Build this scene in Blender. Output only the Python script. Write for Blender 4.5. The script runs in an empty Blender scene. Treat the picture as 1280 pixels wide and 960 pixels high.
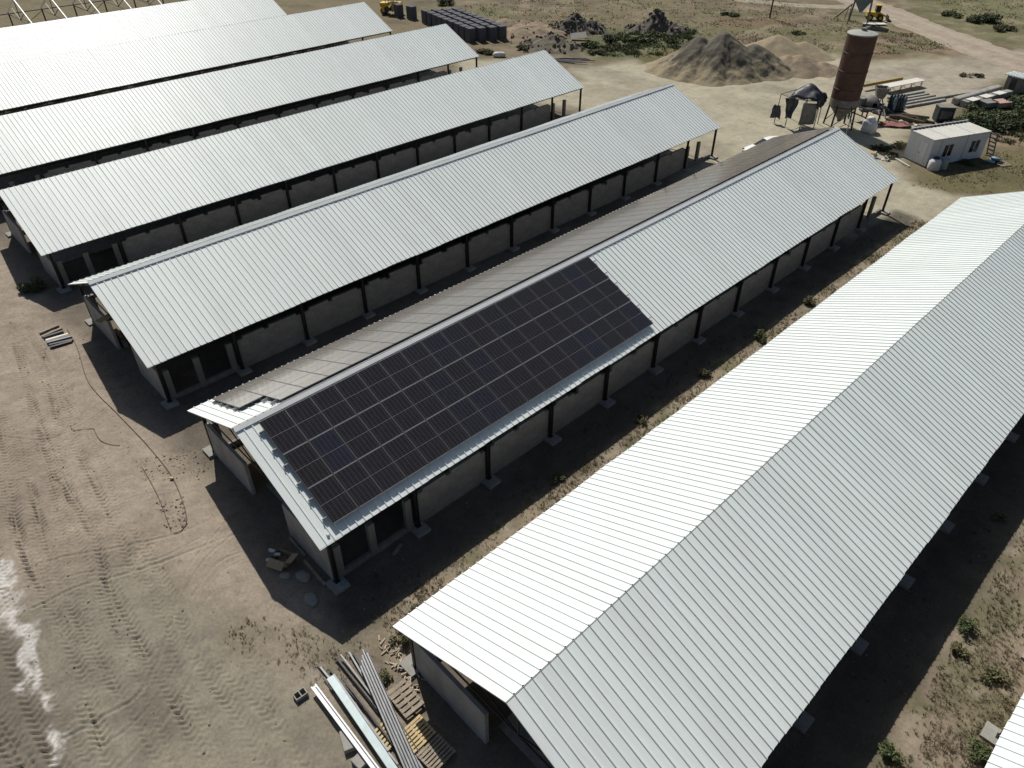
import bpy, math, random
import numpy as np
from mathutils import Vector, Matrix, Euler

random.seed(7)
rng = np.random.default_rng(7)
scene = bpy.context.scene
col = scene.collection
R = math.radians

# ------------------------------------------------------------------ noise
def _hash(ix, iy, seed):
    h = (ix.astype(np.int64) * 374761393 + iy.astype(np.int64) * 668265263 + seed * 974711) & 0xffffffff
    h = ((h ^ (h >> 13)) * 1274126177) & 0xffffffff
    h = h ^ (h >> 16)
    return (h & 0xffff) / 65535.0

def vnoise(x, y, seed=0):
    x = np.asarray(x, float); y = np.asarray(y, float)
    ix = np.floor(x); iy = np.floor(y)
    fx = x - ix; fy = y - iy
    fx = fx * fx * (3 - 2 * fx); fy = fy * fy * (3 - 2 * fy)
    a = _hash(ix, iy, seed); b = _hash(ix + 1, iy, seed)
    c = _hash(ix, iy + 1, seed); d = _hash(ix + 1, iy + 1, seed)
    return (a * (1 - fx) + b * fx) * (1 - fy) + (c * (1 - fx) + d * fx) * fy - 0.5

def fbm(x, y, scale, octv=4, seed=0, gain=0.5):
    s = 0; a = 1.0; t = 0
    for o in range(octv):
        s = s + a * vnoise(np.asarray(x) / scale + 17.3 * o, np.asarray(y) / scale - 9.1 * o, seed + o * 31)
        t += a; a *= gain; scale *= 0.5
    return s / t

def sstep(a, b, x):
    t = np.clip((x - a) / (b - a), 0, 1)
    return t * t * (3 - 2 * t)

# ------------------------------------------------------------------ mesh builder
class MB:
    def __init__(s):
        s.v = []; s.f = []; s.mi = []; s.sm = []
    def add(s, vs, fs, mi=0, smooth=False):
        b = len(s.v); s.v += [tuple(p) for p in vs]
        for f in fs:
            s.f.append([b + i for i in f]); s.mi.append(mi); s.sm.append(smooth)
    def box(s, x0, y0, z0, x1, y1, z1, mi=0, M=None):
        vs = [Vector(p) for p in ((x0,y0,z0),(x1,y0,z0),(x1,y1,z0),(x0,y1,z0),(x0,y0,z1),(x1,y0,z1),(x1,y1,z1),(x0,y1,z1))]
        if M is not None: vs = [M @ p for p in vs]
        s.add(vs, [(0,3,2,1),(4,5,6,7),(0,1,5,4),(1,2,6,5),(2,3,7,6),(3,0,4,7)], mi)
    def beam(s, p0, p1, w, h, mi=0, up=(0,0,1)):
        p0 = Vector(p0); p1 = Vector(p1); d = p1 - p0; L = d.length; d.normalize()
        u = Vector(up)
        if abs(d.dot(u)) > 0.98: u = Vector((0,1,0))
        r = d.cross(u).normalized(); u = r.cross(d)
        M = Matrix((( r.x, d.x, u.x, p0.x), (r.y, d.y, u.y, p0.y), (r.z, d.z, u.z, p0.z), (0,0,0,1)))
        s.box(-w/2, 0, -h/2, w/2, L, h/2, mi, M)
    def prism(s, poly, a, b, axis='x', mi=0):
        # poly: 2D outline in the other two axes, extruded from a to b
        def P(q, t):
            if axis == 'x': return (t, q[0], q[1])
            if axis == 'y': return (q[0], t, q[1])
            return (q[0], q[1], t)
        n = len(poly)
        vs = [P(q, a) for q in poly] + [P(q, b) for q in poly]
        fs = [tuple(range(n)), tuple(range(2*n-1, n-1, -1))]
        fs += [(i, i+n, (i+1) % n + n, (i+1) % n) for i in range(n)]
        s.add(vs, fs, mi)
    def cyl(s, p0, p1, r0, r1=None, n=16, mi=0, caps=True, smooth=True):
        if r1 is None: r1 = r0
        p0 = Vector(p0); p1 = Vector(p1); d = (p1 - p0).normalized()
        u = Vector((0,0,1)) if abs(d.z) < 0.95 else Vector((1,0,0))
        a = d.cross(u).normalized(); b = d.cross(a)
        vs = []
        for p, r in ((p0, r0), (p1, r1)):
            for i in range(n):
                t = 2 * math.pi * i / n
                vs.append(p + a * (r * math.cos(t)) + b * (r * math.sin(t)))
        s.add(vs, [(i, (i+1) % n, (i+1) % n + n, i + n) for i in range(n)], mi, smooth)
        if caps:
            s.add(vs[:n], [tuple(range(n-1, -1, -1))], mi); s.add(vs[n:], [tuple(range(n))], mi)
    def lathe(s, prof, n=32, mi=0, smooth=True, c=(0,0)):
        vs = []
        for r, z in prof:
            for i in range(n):
                t = 2 * math.pi * i / n
                vs.append((c[0] + r * math.cos(t), c[1] + r * math.sin(t), z))
        fs = []
        for k in range(len(prof) - 1):
            for i in range(n):
                fs.append((k*n+i, k*n+(i+1) % n, (k+1)*n+(i+1) % n, (k+1)*n+i))
        s.add(vs, fs, mi, smooth)
    def tube(s, pts, r, n=6, mi=0):
        pts = [Vector(p) for p in pts]; vs = []
        for k, p in enumerate(pts):
            d = (pts[min(k+1, len(pts)-1)] - pts[max(k-1, 0)]).normalized()
            u = Vector((0,0,1)) if abs(d.z) < 0.95 else Vector((1,0,0))
            a = d.cross(u).normalized(); b = d.cross(a)
            for i in range(n):
                t = 2 * math.pi * i / n
                vs.append(p + a * (r * math.cos(t)) + b * (r * math.sin(t)))
        fs = [(k*n+i, k*n+(i+1) % n, (k+1)*n+(i+1) % n, (k+1)*n+i) for k in range(len(pts)-1) for i in range(n)]
        s.add(vs, fs, mi, True)
        s.add(vs[:n], [tuple(range(n-1, -1, -1))], mi); s.add(vs[-n:], [tuple(range(n))], mi)
    def mesh(s, name, mats):
        m = bpy.data.meshes.new(name)
        m.from_pydata(s.v, [], s.f)
        for mt in (mats if isinstance(mats, (list, tuple)) else [mats]): m.materials.append(mt)
        m.polygons.foreach_set('material_index', s.mi)
        m.polygons.foreach_set('use_smooth', s.sm)
        m.update()
        return m
    def obj(s, name, mats, parent=None, loc=None, bevel=0):
        o = bpy.data.objects.new(name, s.mesh(name, mats)); col.objects.link(o)
        if parent is not None: o.parent = parent
        if loc is not None: o.location = loc
        if bevel:
            b = o.modifiers.new('bevel', 'BEVEL'); b.width = bevel; b.segments = 2; b.limit_method = 'ANGLE'
        return o

def inst(name, mesh, parent=None, loc=None, M=None):
    o = bpy.data.objects.new(name, mesh); col.objects.link(o)
    if parent is not None: o.parent = parent
    if M is not None: o.matrix_local = M
    elif loc is not None: o.location = loc
    return o

def tag(o, label, cat, group=None, kind=None):
    if label: o['label'] = label
    if cat: o['category'] = cat
    if group: o['group'] = group
    if kind: o['kind'] = kind
    return o

def thing(name, label, cat, loc=(0,0,0), rz=0, group=None):
    o = bpy.data.objects.new(name, None); col.objects.link(o)
    o.empty_display_size = 0.3
    o.location = loc; o.rotation_euler = (0, 0, rz)
    return tag(o, label, cat, group)

def dup(root, loc, rz=None, label=None, group=None):
    r = root.copy(); col.objects.link(r); r.location = loc
    if rz is not None: r.rotation_euler = (0, 0, rz)
    if label: r['label'] = label
    if group: r['group'] = group
    for ch in root.children:
        c = ch.copy(); col.objects.link(c); c.parent = r
        for g in ch.children:
            d = g.copy(); col.objects.link(d); d.parent = c
    return r

# ------------------------------------------------------------------ materials
class NT:
    def __init__(s, name):
        s.m = bpy.data.materials.new(name); s.m.use_nodes = True
        s.t = s.m.node_tree; s.n = s.t.nodes; s.b = s.n['Principled BSDF']
    def node(s, typ, **kw):
        n = s.n.new(typ)
        for k, v in kw.items():
            if k.startswith('i_'):
                key = k[2:]
                n.inputs[int(key) if key.isdigit() else key].default_value = v
            else: setattr(n, k, v)
        return n
    def l(s, a, b): s.t.links.new(a, b)
    def coord(s, kind='Object'):
        return s.node('ShaderNodeTexCoord').outputs[kind]
    def noise(s, scale, detail=4, rough=0.6, vec=None, out=0):
        n = s.node('ShaderNodeTexNoise'); n.inputs['Scale'].default_value = scale
        n.inputs['Detail'].default_value = detail; n.inputs['Roughness'].default_value = rough
        s.l(vec if vec is not None else s.coord(), n.inputs['Vector']); return n.outputs[out]
    def ramp(s, fac, stops):
        r = s.node('ShaderNodeValToRGB'); e = r.color_ramp.elements
        while len(e) < len(stops): e.new(0.5)
        for el, (p, c) in zip(e, stops): el.position = p; el.color = (*c, 1) if len(c) == 3 else c
        s.l(fac, r.inputs[0]); return r.outputs[0]
    def mix(s, fac, a, b, mode='MIX'):
        n = s.node('ShaderNodeMix', data_type='RGBA', blend_type=mode)
        for sock, v in ((n.inputs[0], fac), (n.inputs[6], a), (n.inputs[7], b)):
            if isinstance(v, (int, float)): sock.default_value = v
            elif isinstance(v, tuple): sock.default_value = (*v, 1) if len(v) == 3 else v
            else: s.l(v, sock)
        return n.outputs[2]
    def math(s, op, a, b=0.0):
        n = s.node('ShaderNodeMath', operation=op)
        for sock, v in ((n.inputs[0], a), (n.inputs[1], b)):
            if isinstance(v, (int, float)): sock.default_value = v
            else: s.l(v, sock)
        return n.outputs[0]
    def bump(s, h, strength=0.4, dist=0.02):
        n = s.node('ShaderNodeBump'); n.inputs['Strength'].default_value = strength
        n.inputs['Distance'].default_value = dist; s.l(h, n.inputs['Height'])
        s.l(n.outputs[0], s.b.inputs['Normal'])
    def set(s, col=None, rough=None, metal=None, spec=None):
        for k, v in (('Base Color', col), ('Roughness', rough), ('Metallic', metal), ('Specular IOR Level', spec)):
            if v is None: continue
            if isinstance(v, (int, float)): s.b.inputs[k].default_value = v
            elif isinstance(v, tuple): s.b.inputs[k].default_value = (*v, 1)
            else: s.l(v, s.b.inputs[k])
        return s.m

def worn(name, c, rough=0.6, metal=0.0, var=0.25, scale=3.0, dirt=None, dirt_amt=0.5, bump=0.0, spec=0.4):
    """a paint, metal, concrete or wood surface with uneven tone and soiled patches"""
    t = NT(name)
    n1 = t.noise(scale, 6, 0.65)
    lo = tuple(x * (1 - var) for x in c); hi = tuple(min(1, x * (1 + var)) for x in c)
    a = t.ramp(n1, [(0.3, lo), (0.7, hi)])
    if dirt:
        n2 = t.noise(scale * 0.45, 8, 0.7)
        m = t.ramp(n2, [(0.48, (0,0,0)), (0.68, (dirt_amt,)*3)])
        a = t.mix(m, a, dirt)
    if bump: t.bump(t.noise(scale * 9, 5, 0.7), bump, 0.02)
    return t.set(a, rough, metal, spec)

def mat_roof(name, c, glossy=0.42, dust=(0.42,0.40,0.36)):
    t = NT(name)
    co = t.coord()
    mp = t.node('ShaderNodeMapping'); mp.inputs['Scale'].default_value = (0.35, 3.5, 0.35); t.l(co, mp.inputs[0])
    streak = t.noise(1.2, 6, 0.6, mp.outputs[0])
    blot = t.noise(0.35, 6, 0.6, co)
    # each roof sheet is a metre wide and differs a touch from its neighbour
    sx = t.node('ShaderNodeSeparateXYZ'); t.l(co, sx.inputs[0])
    sheet = t.math('FLOOR', t.math('DIVIDE', sx.outputs[1], 1.38))
    wn = t.node('ShaderNodeTexWhiteNoise', noise_dimensions='1D'); t.l(sheet, wn.inputs['W'])
    a = t.ramp(wn.outputs[0], [(0, tuple(x * 0.972 for x in c)), (1, tuple(min(1, x * 1.03) for x in c))])
    m = t.ramp(streak, [(0.45, (0,0,0)), (0.8, (0.20,)*3)])
    a = t.mix(m, a, dust)
    m2 = t.ramp(blot, [(0.4, (0,0,0)), (0.75, (0.07,)*3)])
    a = t.mix(m2, a, dust)
    r = t.math('ADD', glossy - 0.06, t.math('MULTIPLY', streak, 0.14))
    t.bump(t.noise(0.8, 3, 0.5, co), 0.03, 0.03)
    return t.set(a, r, 0.0, 0.26)

def mat_blocks(name):
    """bare hollow-block walling, 0.4 x 0.2 m with pale mortar"""
    t = NT(name)
    co = t.coord()
    sx = t.node('ShaderNodeSeparateXYZ'); t.l(co, sx.inputs[0])
    cx = t.node('ShaderNodeCombineXYZ')
    t.l(t.math('ADD', sx.outputs[0], sx.outputs[1]), cx.inputs[0]); t.l(sx.outputs[2], cx.inputs[1])
    br = t.node('ShaderNodeTexBrick'); t.l(cx.outputs[0], br.inputs['Vector'])
    br.inputs['Color1'].default_value = (0.23, 0.225, 0.21, 1); br.inputs['Color2'].default_value = (0.30, 0.292, 0.27, 1)
    br.inputs['Mortar'].default_value = (0.34, 0.33, 0.305, 1)
    br.inputs['Scale'].default_value = 1.0; br.inputs['Brick Width'].default_value = 0.54
    br.inputs['Row Height'].default_value = 0.27; br.inputs['Mortar Size'].default_value = 0.012
    n = t.noise(1.3, 8, 0.7, co)
    a = t.mix(t.ramp(n, [(0.35, (0,0,0)), (0.75, (0.6,)*3)]), br.outputs[0], (0.17, 0.155, 0.135))
    t.bump(br.outputs['Fac'], 0.5, -0.008)
    return t.set(a, 0.92, 0, 0.2)

def mat_soil(name):
    t = NT(name)
    at = t.node('ShaderNodeAttribute', attribute_name='soil_colour')
    co = t.coord()
    n1 = t.noise(0.9, 10, 0.72, co)
    n2 = t.noise(6.0, 8, 0.75, co)
    n3 = t.noise(34.0, 5, 0.8, co)
    f1 = t.ramp(n1, [(0.25, (0.72, 0.72, 0.73)), (0.5, (1, 1, 1)), (0.78, (1.22, 1.2, 1.17))])
    f2 = t.ramp(n2, [(0.28, (0.70, 0.69, 0.68)), (0.55, (1, 1, 1)), (0.8, (1.2, 1.19, 1.17))])
    f3 = t.ramp(n3, [(0.25, (0.72,)*3), (0.5, (1,)*3), (0.78, (1.28,)*3)])
    a = t.mix(1.0, at.outputs[0], f1, 'MULTIPLY'); a = t.mix(1.0, a, f2, 'MULTIPLY'); a = t.mix(1.0, a, f3, 'MULTIPLY')
    h = t.math('ADD', t.math('MULTIPLY', n2, 0.7), t.math('MULTIPLY', n3, 0.35))
    t.bump(h, 0.55, 0.05)
    return t.set(a, 0.95, 0, 0.15)

def mat_leaf(name, a, b, c):
    t = NT(name)
    g = t.node('ShaderNodeNewGeometry')
    x = t.ramp(g.outputs['Random Per Island'], [(0.0, a), (0.5, b), (1.0, c)])
    n = t.noise(1.1, 3, 0.6)
    x = t.mix(1.0, x, t.ramp(n, [(0.3, (0.7,)*3), (0.7, (1.25,)*3)]), 'MULTIPLY')
    t.b.inputs['Subsurface Weight'].default_value = 0.0
    return t.set(x, 0.75, 0, 0.2)

def mat_cells(name, dusty=0.045, rough=0.06):
    """solar glass: 6 columns of half cells with thin silver lines; tone differs from panel to panel"""
    t = NT(name)
    co = t.coord()
    sx = t.node('ShaderNodeSeparateXYZ'); t.l(co, sx.inputs[0])
    def line(v, pitch, w):
        f = t.math('FRACT', t.math('ADD', t.math('DIVIDE', v, pitch), 100.0))
        d = t.math('ABSOLUTE', t.math('SUBTRACT', f, 0.5))
        return t.math('GREATER_THAN', d, 0.5 - w / pitch / 2)
    lx = line(t.math('ADD', sx.outputs[0], 0.1235), 0.247, 0.016)
    ly = line(sx.outputs[1], 0.124, 0.009)
    lb = line(sx.outputs[0], 0.0247, 0.003)
    oi = t.node('ShaderNodeObjectInfo')
    base = t.ramp(oi.outputs['Random'], [(0, (0.0095, 0.0085, 0.0090)), (0.6, (0.0100, 0.0090, 0.0108)), (0.85, (0.009, 0.009, 0.014)), (1, (0.009, 0.010, 0.019))])
    nz = t.noise(2.5, 4, 0.6)
    base = t.mix(1.0, base, t.ramp(nz, [(0.3, (0.75,)*3), (0.7, (1.3,)*3)]), 'MULTIPLY')
    a = t.mix(t.math('MULTIPLY', lb, 0.10), base, (0.10, 0.10, 0.11))
    a = t.mix(t.math('MULTIPLY', ly, 0.30), a, (0.16, 0.16, 0.165))
    a = t.mix(t.math('MULTIPLY', lx, 0.34), a, (0.17, 0.17, 0.175))
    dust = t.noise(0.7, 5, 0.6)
    a = t.mix(t.math('MULTIPLY', t.math('ADD', dust, 0.4), dusty), a, (0.42, 0.385, 0.335))  # pale film: faint dust on near panels, painted glare on far ones
    return t.set(a, rough, 0, 0.5)

M_roof = mat_roof('white coated roof sheet', (0.695, 0.742, 0.722))
M_cap = worn('white ridge flashing', (0.66, 0.67, 0.67), 0.4, 0, 0.06, 1.5)
M_under = worn('galvanised sheet underside', (0.30, 0.30, 0.30), 0.6, 0.2, 0.1)
M_steel = worn('black painted steel', (0.022, 0.022, 0.024), 0.5, 0.0, 0.3, 2.0, (0.06, 0.045, 0.035), 0.5)
M_block = mat_blocks('hollow block wall')
M_conc = worn('raw concrete', (0.30, 0.292, 0.265), 0.9, 0, 0.22, 2.5, (0.17, 0.155, 0.13), 0.8, 0.3, 0.2)
M_pier = worn('grey concrete pier', (0.20, 0.193, 0.175), 0.92, 0, 0.2, 1.5, (0.12, 0.11, 0.095), 0.7)
M_soil = mat_soil('dusty soil')
M_alu = worn('dull aluminium', (0.42, 0.42, 0.43), 0.45, 0.6, 0.08, 4)
M_alud = worn('dark anodised frame', (0.075, 0.073, 0.076), 0.5, 0.2, 0.08, 4)
M_frame_end = worn('bare aluminium frame end', (0.20, 0.20, 0.205), 0.5, 0.2, 0.08, 4)
M_cell = mat_cells('solar cells under glass', 0.012)
M_cell_glare = mat_cells('solar cells with painted glare', 0.33, 0.14)  # grey film puts glare and the next roof's reflection into the colour
M_galv = worn('galvanised steel', (0.17, 0.18, 0.195), 0.5, 0.15, 0.25, 2.0, (0.11, 0.10, 0.09), 0.5)
M_white = worn('white painted steel', (0.74, 0.75, 0.75), 0.45, 0.0, 0.06, 2, (0.45, 0.42, 0.38), 0.25)
M_pblue = worn('pale blue primer', (0.34, 0.42, 0.435), 0.5, 0.1, 0.12, 2, (0.30, 0.29, 0.27), 0.4)
M_wood = worn('weathered wood', (0.30, 0.255, 0.20), 0.85, 0, 0.3, 4, (0.15, 0.125, 0.10), 0.5, 0.3, 0.2)
M_pine = worn('fresh pine wood', (0.52, 0.40, 0.22), 0.8, 0, 0.18, 4, (0.36, 0.28, 0.17), 0.4, 0.2, 0.2)
M_rust = worn('red brown rusted paint', (0.088, 0.040, 0.029), 0.65, 0.0, 0.35, 1.2, (0.055, 0.028, 0.022), 0.7, 0.1)
M_dark = worn('dark grimy metal', (0.045, 0.045, 0.047), 0.6, 0.2, 0.4, 2.5, (0.09, 0.07, 0.05), 0.6)
M_grime = worn('cement crusted metal', (0.20, 0.19, 0.17), 0.85, 0.0, 0.3, 2.0, (0.10, 0.09, 0.08), 0.6, 0.3)
M_tarp = worn('black blue tarpaulin', (0.030, 0.033, 0.048), 0.5, 0, 0.3, 1.5, (0.12, 0.12, 0.13), 0.6, 0.15)
M_sack = worn('white woven sack', (0.62, 0.62, 0.60), 0.85, 0, 0.15, 2, (0.34, 0.32, 0.29), 0.6, 0.3)
M_yellow = worn('yellow machine paint', (0.62, 0.40, 0.03), 0.45, 0, 0.12, 2, (0.28, 0.20, 0.08), 0.4)
M_blue = worn('grey blue machine paint', (0.16, 0.23, 0.29), 0.5, 0.1, 0.2, 2, (0.12, 0.11, 0.10), 0.4)
M_navy = worn('dark blue green paint', (0.022, 0.036, 0.045), 0.5, 0.1, 0.3, 2.5, (0.10, 0.085, 0.07), 0.4)
M_glass = worn('dark window glass', (0.012, 0.014, 0.018), 0.08, 0, 0.2, 1.0, spec=0.5)
M_cabin = worn('white cabin panel', (0.66, 0.66, 0.68), 0.5, 0, 0.05, 1.0, (0.46, 0.43, 0.40), 0.3)
M_cabroof = worn('cream cabin roof', (0.60, 0.59, 0.54), 0.6, 0, 0.06, 1.0, (0.50, 0.46, 0.40), 0.35)
M_tyre = worn('tyre rubber', (0.022, 0.022, 0.022), 0.85, 0, 0.3, 5)
M_car = worn('white car paint', (0.78, 0.78, 0.77), 0.22, 0, 0.02, 1)
M_card = worn('brown cardboard', (0.38, 0.29, 0.18), 0.9, 0, 0.12, 3, (0.28, 0.21, 0.13), 0.4)
M_foam = worn('white packing foam', (0.75, 0.77, 0.80), 0.8, 0, 0.06, 6)
M_gravel = worn('dark grey grit', (0.135, 0.122, 0.095), 0.95, 0, 0.35, 0.7, (0.24, 0.205, 0.145), 0.8, 0.6, 0.2)
def mat_heap():
    t = NT('dark grit over tan sand')
    co = t.coord(); sx = t.node('ShaderNodeSeparateXYZ'); t.l(co, sx.inputs[0])
    n1 = t.noise(0.6, 8, 0.7, co); n2 = t.noise(5.0, 6, 0.75, co)
    a = t.ramp(n1, [(0.32, (0.090, 0.085, 0.070)), (0.55, (0.135, 0.120, 0.092)), (0.75, (0.20, 0.172, 0.122))])
    k = t.math('ADD', t.math('MULTIPLY', sx.outputs[2], -0.36), t.math('MULTIPLY', n1, 2.6))
    a = t.mix(t.ramp(k, [(0.35, (0,0,0)), (0.95, (0.9,)*3)]), a, (0.285, 0.24, 0.16))
    a = t.mix(1.0, a, t.ramp(n2, [(0.3, (0.75,)*3), (0.7, (1.25,)*3)]), 'MULTIPLY')
    t.bump(n2, 0.6, 0.08)
    return t.set(a, 0.95, 0, 0.15)
M_heap = mat_heap()
M_sand = worn('tan sand', (0.275, 0.225, 0.15), 0.95, 0, 0.18, 1.0, (0.19, 0.17, 0.13), 0.6, 0.4, 0.2)
M_rubble = worn('dark rubble', (0.105, 0.096, 0.082), 0.95, 0, 0.5, 1.5, (0.17, 0.14, 0.10), 0.7, 0.6, 0.2)
M_earth = worn('dry dug earth', (0.25, 0.20, 0.14), 0.95, 0, 0.3, 0.8, (0.14, 0.11, 0.08), 0.7, 0.6, 0.2)
M_stack = worn('dark concrete blocks', (0.105, 0.105, 0.118), 0.9, 0, 0.22, 1.6, (0.16, 0.155, 0.16), 0.5, 0.3, 0.2)
M_brick = worn('pinkish brick', (0.40, 0.26, 0.22), 0.9, 0, 0.2, 3)
M_red = worn('faded red sheet', (0.22, 0.085, 0.07), 0.8, 0, 0.3, 2)
M_ochre = worn('ochre painted steel', (0.34, 0.235, 0.06), 0.6, 0, 0.15, 2, (0.2, 0.15, 0.08), 0.5)
M_split = worn('pale split wood', (0.46, 0.40, 0.31), 0.85, 0, 0.2, 5)
M_black = worn('black plastic', (0.015, 0.015, 0.016), 0.5, 0, 0.3, 4)
M_leaf = mat_leaf('green leaves', (0.055, 0.072, 0.030), (0.088, 0.108, 0.045), (0.135, 0.15, 0.075))
M_dleaf = mat_leaf('dark leaves', (0.034, 0.050, 0.022), (0.052, 0.074, 0.032), (0.085, 0.105, 0.048))
M_dry = mat_leaf('dry weeds', (0.16, 0.125, 0.078), (0.23, 0.185, 0.12), (0.31, 0.26, 0.17))
M_olive = mat_leaf('olive weeds', (0.080, 0.084, 0.040), (0.125, 0.122, 0.060), (0.19, 0.17, 0.095))
M_twig = worn('brown stems', (0.10, 0.075, 0.05), 0.9, 0, 0.3, 5)

# ------------------------------------------------------------------ world, sun, camera
w = bpy.data.worlds.new('World'); scene.world = w; w.use_nodes = True
bg = w.node_tree.nodes['Background']
sky = w.node_tree.nodes.new('ShaderNodeTexSky'); sky.sky_type = 'NISHITA'; sky.sun_disc = False
SUN = Vector((-0.600, 0.2545, 0.7595)).normalized()
sky.sun_elevation = math.asin(SUN.z); sky.sun_rotation = math.atan2(SUN.x, SUN.y)
sky.air_density = 1.0; sky.dust_density = 1.6
bg.inputs['Strength'].default_value = 0.05
w.node_tree.links.new(sky.outputs[0], bg.inputs[0])
sl = bpy.data.lights.new('sun', 'SUN'); sl.energy = 4.4; sl.angle = R(0.5); sl.color = (1.0, 0.955, 0.88)
so = bpy.data.objects.new('sun', sl); col.objects.link(so)
so.location = (-60, 30, 80); so.rotation_euler = SUN.to_track_quat('Z', 'Y').to_euler()
scene.view_settings.view_transform = 'Standard'; scene.view_settings.look = 'None'
scene.view_settings.exposure = 0.13; scene.view_settings.gamma = 1.0
scene.view_settings.use_curve_mapping = False

CAMZ = 32.351
yaw, pitch, roll = -0.798352, 0.667897, 0.005220
d = Vector((math.sin(yaw)*math.cos(pitch), math.cos(yaw)*math.cos(pitch), -math.sin(pitch)))
r = Vector((math.cos(yaw), -math.sin(yaw), 0)); u = r.cross(d)
r2 = r*math.cos(roll) + u*math.sin(roll); u2 = -r*math.sin(roll) + u*math.cos(roll)
cd = bpy.data.cameras.new('camera'); cd.sensor_width = 36.0; cd.lens = 913.977 / 1280 * 36.0
cd.clip_start = 0.5; cd.clip_end = 9000
cam = bpy.data.objects.new('camera', cd); col.objects.link(cam)
cam.matrix_world = Matrix(((r2.x, u2.x, -d.x, 0), (r2.y, u2.y, -d.y, 0), (r2.z, u2.z, -d.z, CAMZ), (0,0,0,1)))
scene.camera = cam

# ------------------------------------------------------------------ ground
def polyline_coords(x, y, pts, pad):
    """nearest distance across (signed) and along a polyline, for grid points in its box"""
    pts = np.array(pts, float)
    best = np.full(x.shape, 1e9); sgn = np.zeros(x.shape); along = np.zeros(x.shape); s0 = 0
    for a, b in zip(pts[:-1], pts[1:]):
        dv = b - a; L = np.hypot(*dv); dv = dv / L
        px = x - a[0]; py = y - a[1]
        t = np.clip(px * dv[0] + py * dv[1], 0, L)
        qx = px - t * dv[0]; qy = py - t * dv[1]
        dd = np.hypot(qx, qy); m = dd < best
        best = np.where(m, dd, best)
        sgn = np.where(m, np.sign(dv[0] * qy - dv[1] * qx) * dd, sgn)
        along = np.where(m, s0 + t, along); s0 += L
    return best, sgn, along

def smooth_line(pts, n=8):
    pts = [Vector((p[0], p[1], 0)) for p in pts]
    P = [pts[0]*2 - pts[1]] + pts + [pts[-1]*2 - pts[-2]]
    out = []
    for i in range(1, len(P) - 2):
        p0, p1, p2, p3 = P[i-1], P[i], P[i+1], P[i+2]
        for k in range(n):
            t = k / n
            q = 0.5 * ((2*p1) + (p2-p0)*t + (2*p0-5*p1+4*p2-p3)*t*t + (3*p1-p0-3*p2+p3)*t**3)
            out.append((q.x, q.y))
    out.append((pts[-1].x, pts[-1].y))
    return out

TREADS = [  # centre line, width, pitch, depth
    ([(-50.93, 1.09), (-44.91, 0.23), (-36.74, -1.24), (-30.26, -1.33), (-23.36, -1.98)], 0.62, 0.33, 0.050),
    ([(-59.13, 4.69), (-44.18, 2.33), (-36.75, 2.11), (-31.98, 1.43), (-26.32, 1.18)], 0.62, 0.33, 0.050),
    ([(-55.98, 2.20), (-44.29, 0.87), (-36.33, -0.26), (-29.19, -0.68), (-25.18, -0.68)], 0.55, 0.30, 0.034),
    ([(-27.55, 1.03), (-23.43, 1.02), (-19.10, 0.73)], 0.60, 0.33, 0.040),
    ([(-24.14, 2.71), (-20.29, 2.76), (-16.96, 2.48)], 0.65, 0.33, 0.040),
    ([(-51.81, 6.55), (-50.02, 8.42), (-49.75, 11.23)], 0.5, 0.3, 0.026),
    ([(-41.42, 0.46), (-36.27, -0.20), (-31.02, -0.61), (-27.60, -0.87)], 0.5, 0.30, 0.026),
    ([(-41.66, 2.12), (-37.20, 1.30), (-31.66, 0.81), (-26.40, 0.37)], 0.5, 0.30, 0.028),
    ([(-38.16, -2.95), (-31.92, -3.51), (-26.65, -3.84), (-22.94, -3.72)], 0.75, 0.36, 0.060),
    ([(-30.40, -4.97), (-26.11, -4.82), (-23.65, -4.92)], 0.75, 0.36, 0.050),
    ([(-61.58, 3.69), (-51.07, 3.39), (-42.21, 2.54), (-37.03, 2.34)], 0.5, 0.32, 0.028),
    ([(-63.40, 5.04), (-56.75, 5.66), (-43.06, 4.76), (-36.53, 3.74)], 0.45, 0.3, 0.020),
    ([(-24.41, 4.94), (-20.91, 4.31), (-16.99, 3.64)], 0.55, 0.32, 0.022),
    ([(-47.65, -0.02), (-40.87, -0.78), (-34.37, -1.28), (-29.88, -1.38)], 0.55, 0.33, 0.040), ([(-45.71, 2.00), (-38.62, 1.56), (-34.24, 1.12), (-29.01, 0.81)], 0.5, 0.31, 0.032),
    ([(-60.85, 6.05), (-50.67, 5.09), (-43.77, 4.03), (-36.23, 3.17), (-31.37, 2.58)], 0.5, 0.33, 0.030), ([(-32.97, 3.23), (-27.93, 2.60), (-24.81, 2.02)], 0.5, 0.32, 0.026),
    ([(-24.54, 1.12), (-20.63, 0.85), (-18.79, 0.58)], 0.5, 0.32, 0.030), ([(-30.12, -0.34), (-25.57, -0.53), (-21.06, -0.58)], 0.55, 0.34, 0.034),
    ([(-47.89, 1.94), (-46.03, 3.31), (-46.65, 5.55)], 0.5, 0.3, 0.022), ([(-53.20, 5.10), (-53.11, 7.28), (-53.66, 10.41)], 0.45, 0.3, 0.02),
    ([(-28.15, -5.39), (-24.76, -4.90)], 0.8, 0.4, 0.06), ([(-26.06, -2.15), (-23.08, -2.18), (-21.26, -2.21)], 0.6, 0.34, 0.04),
]
_rt = random.Random(31)
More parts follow.
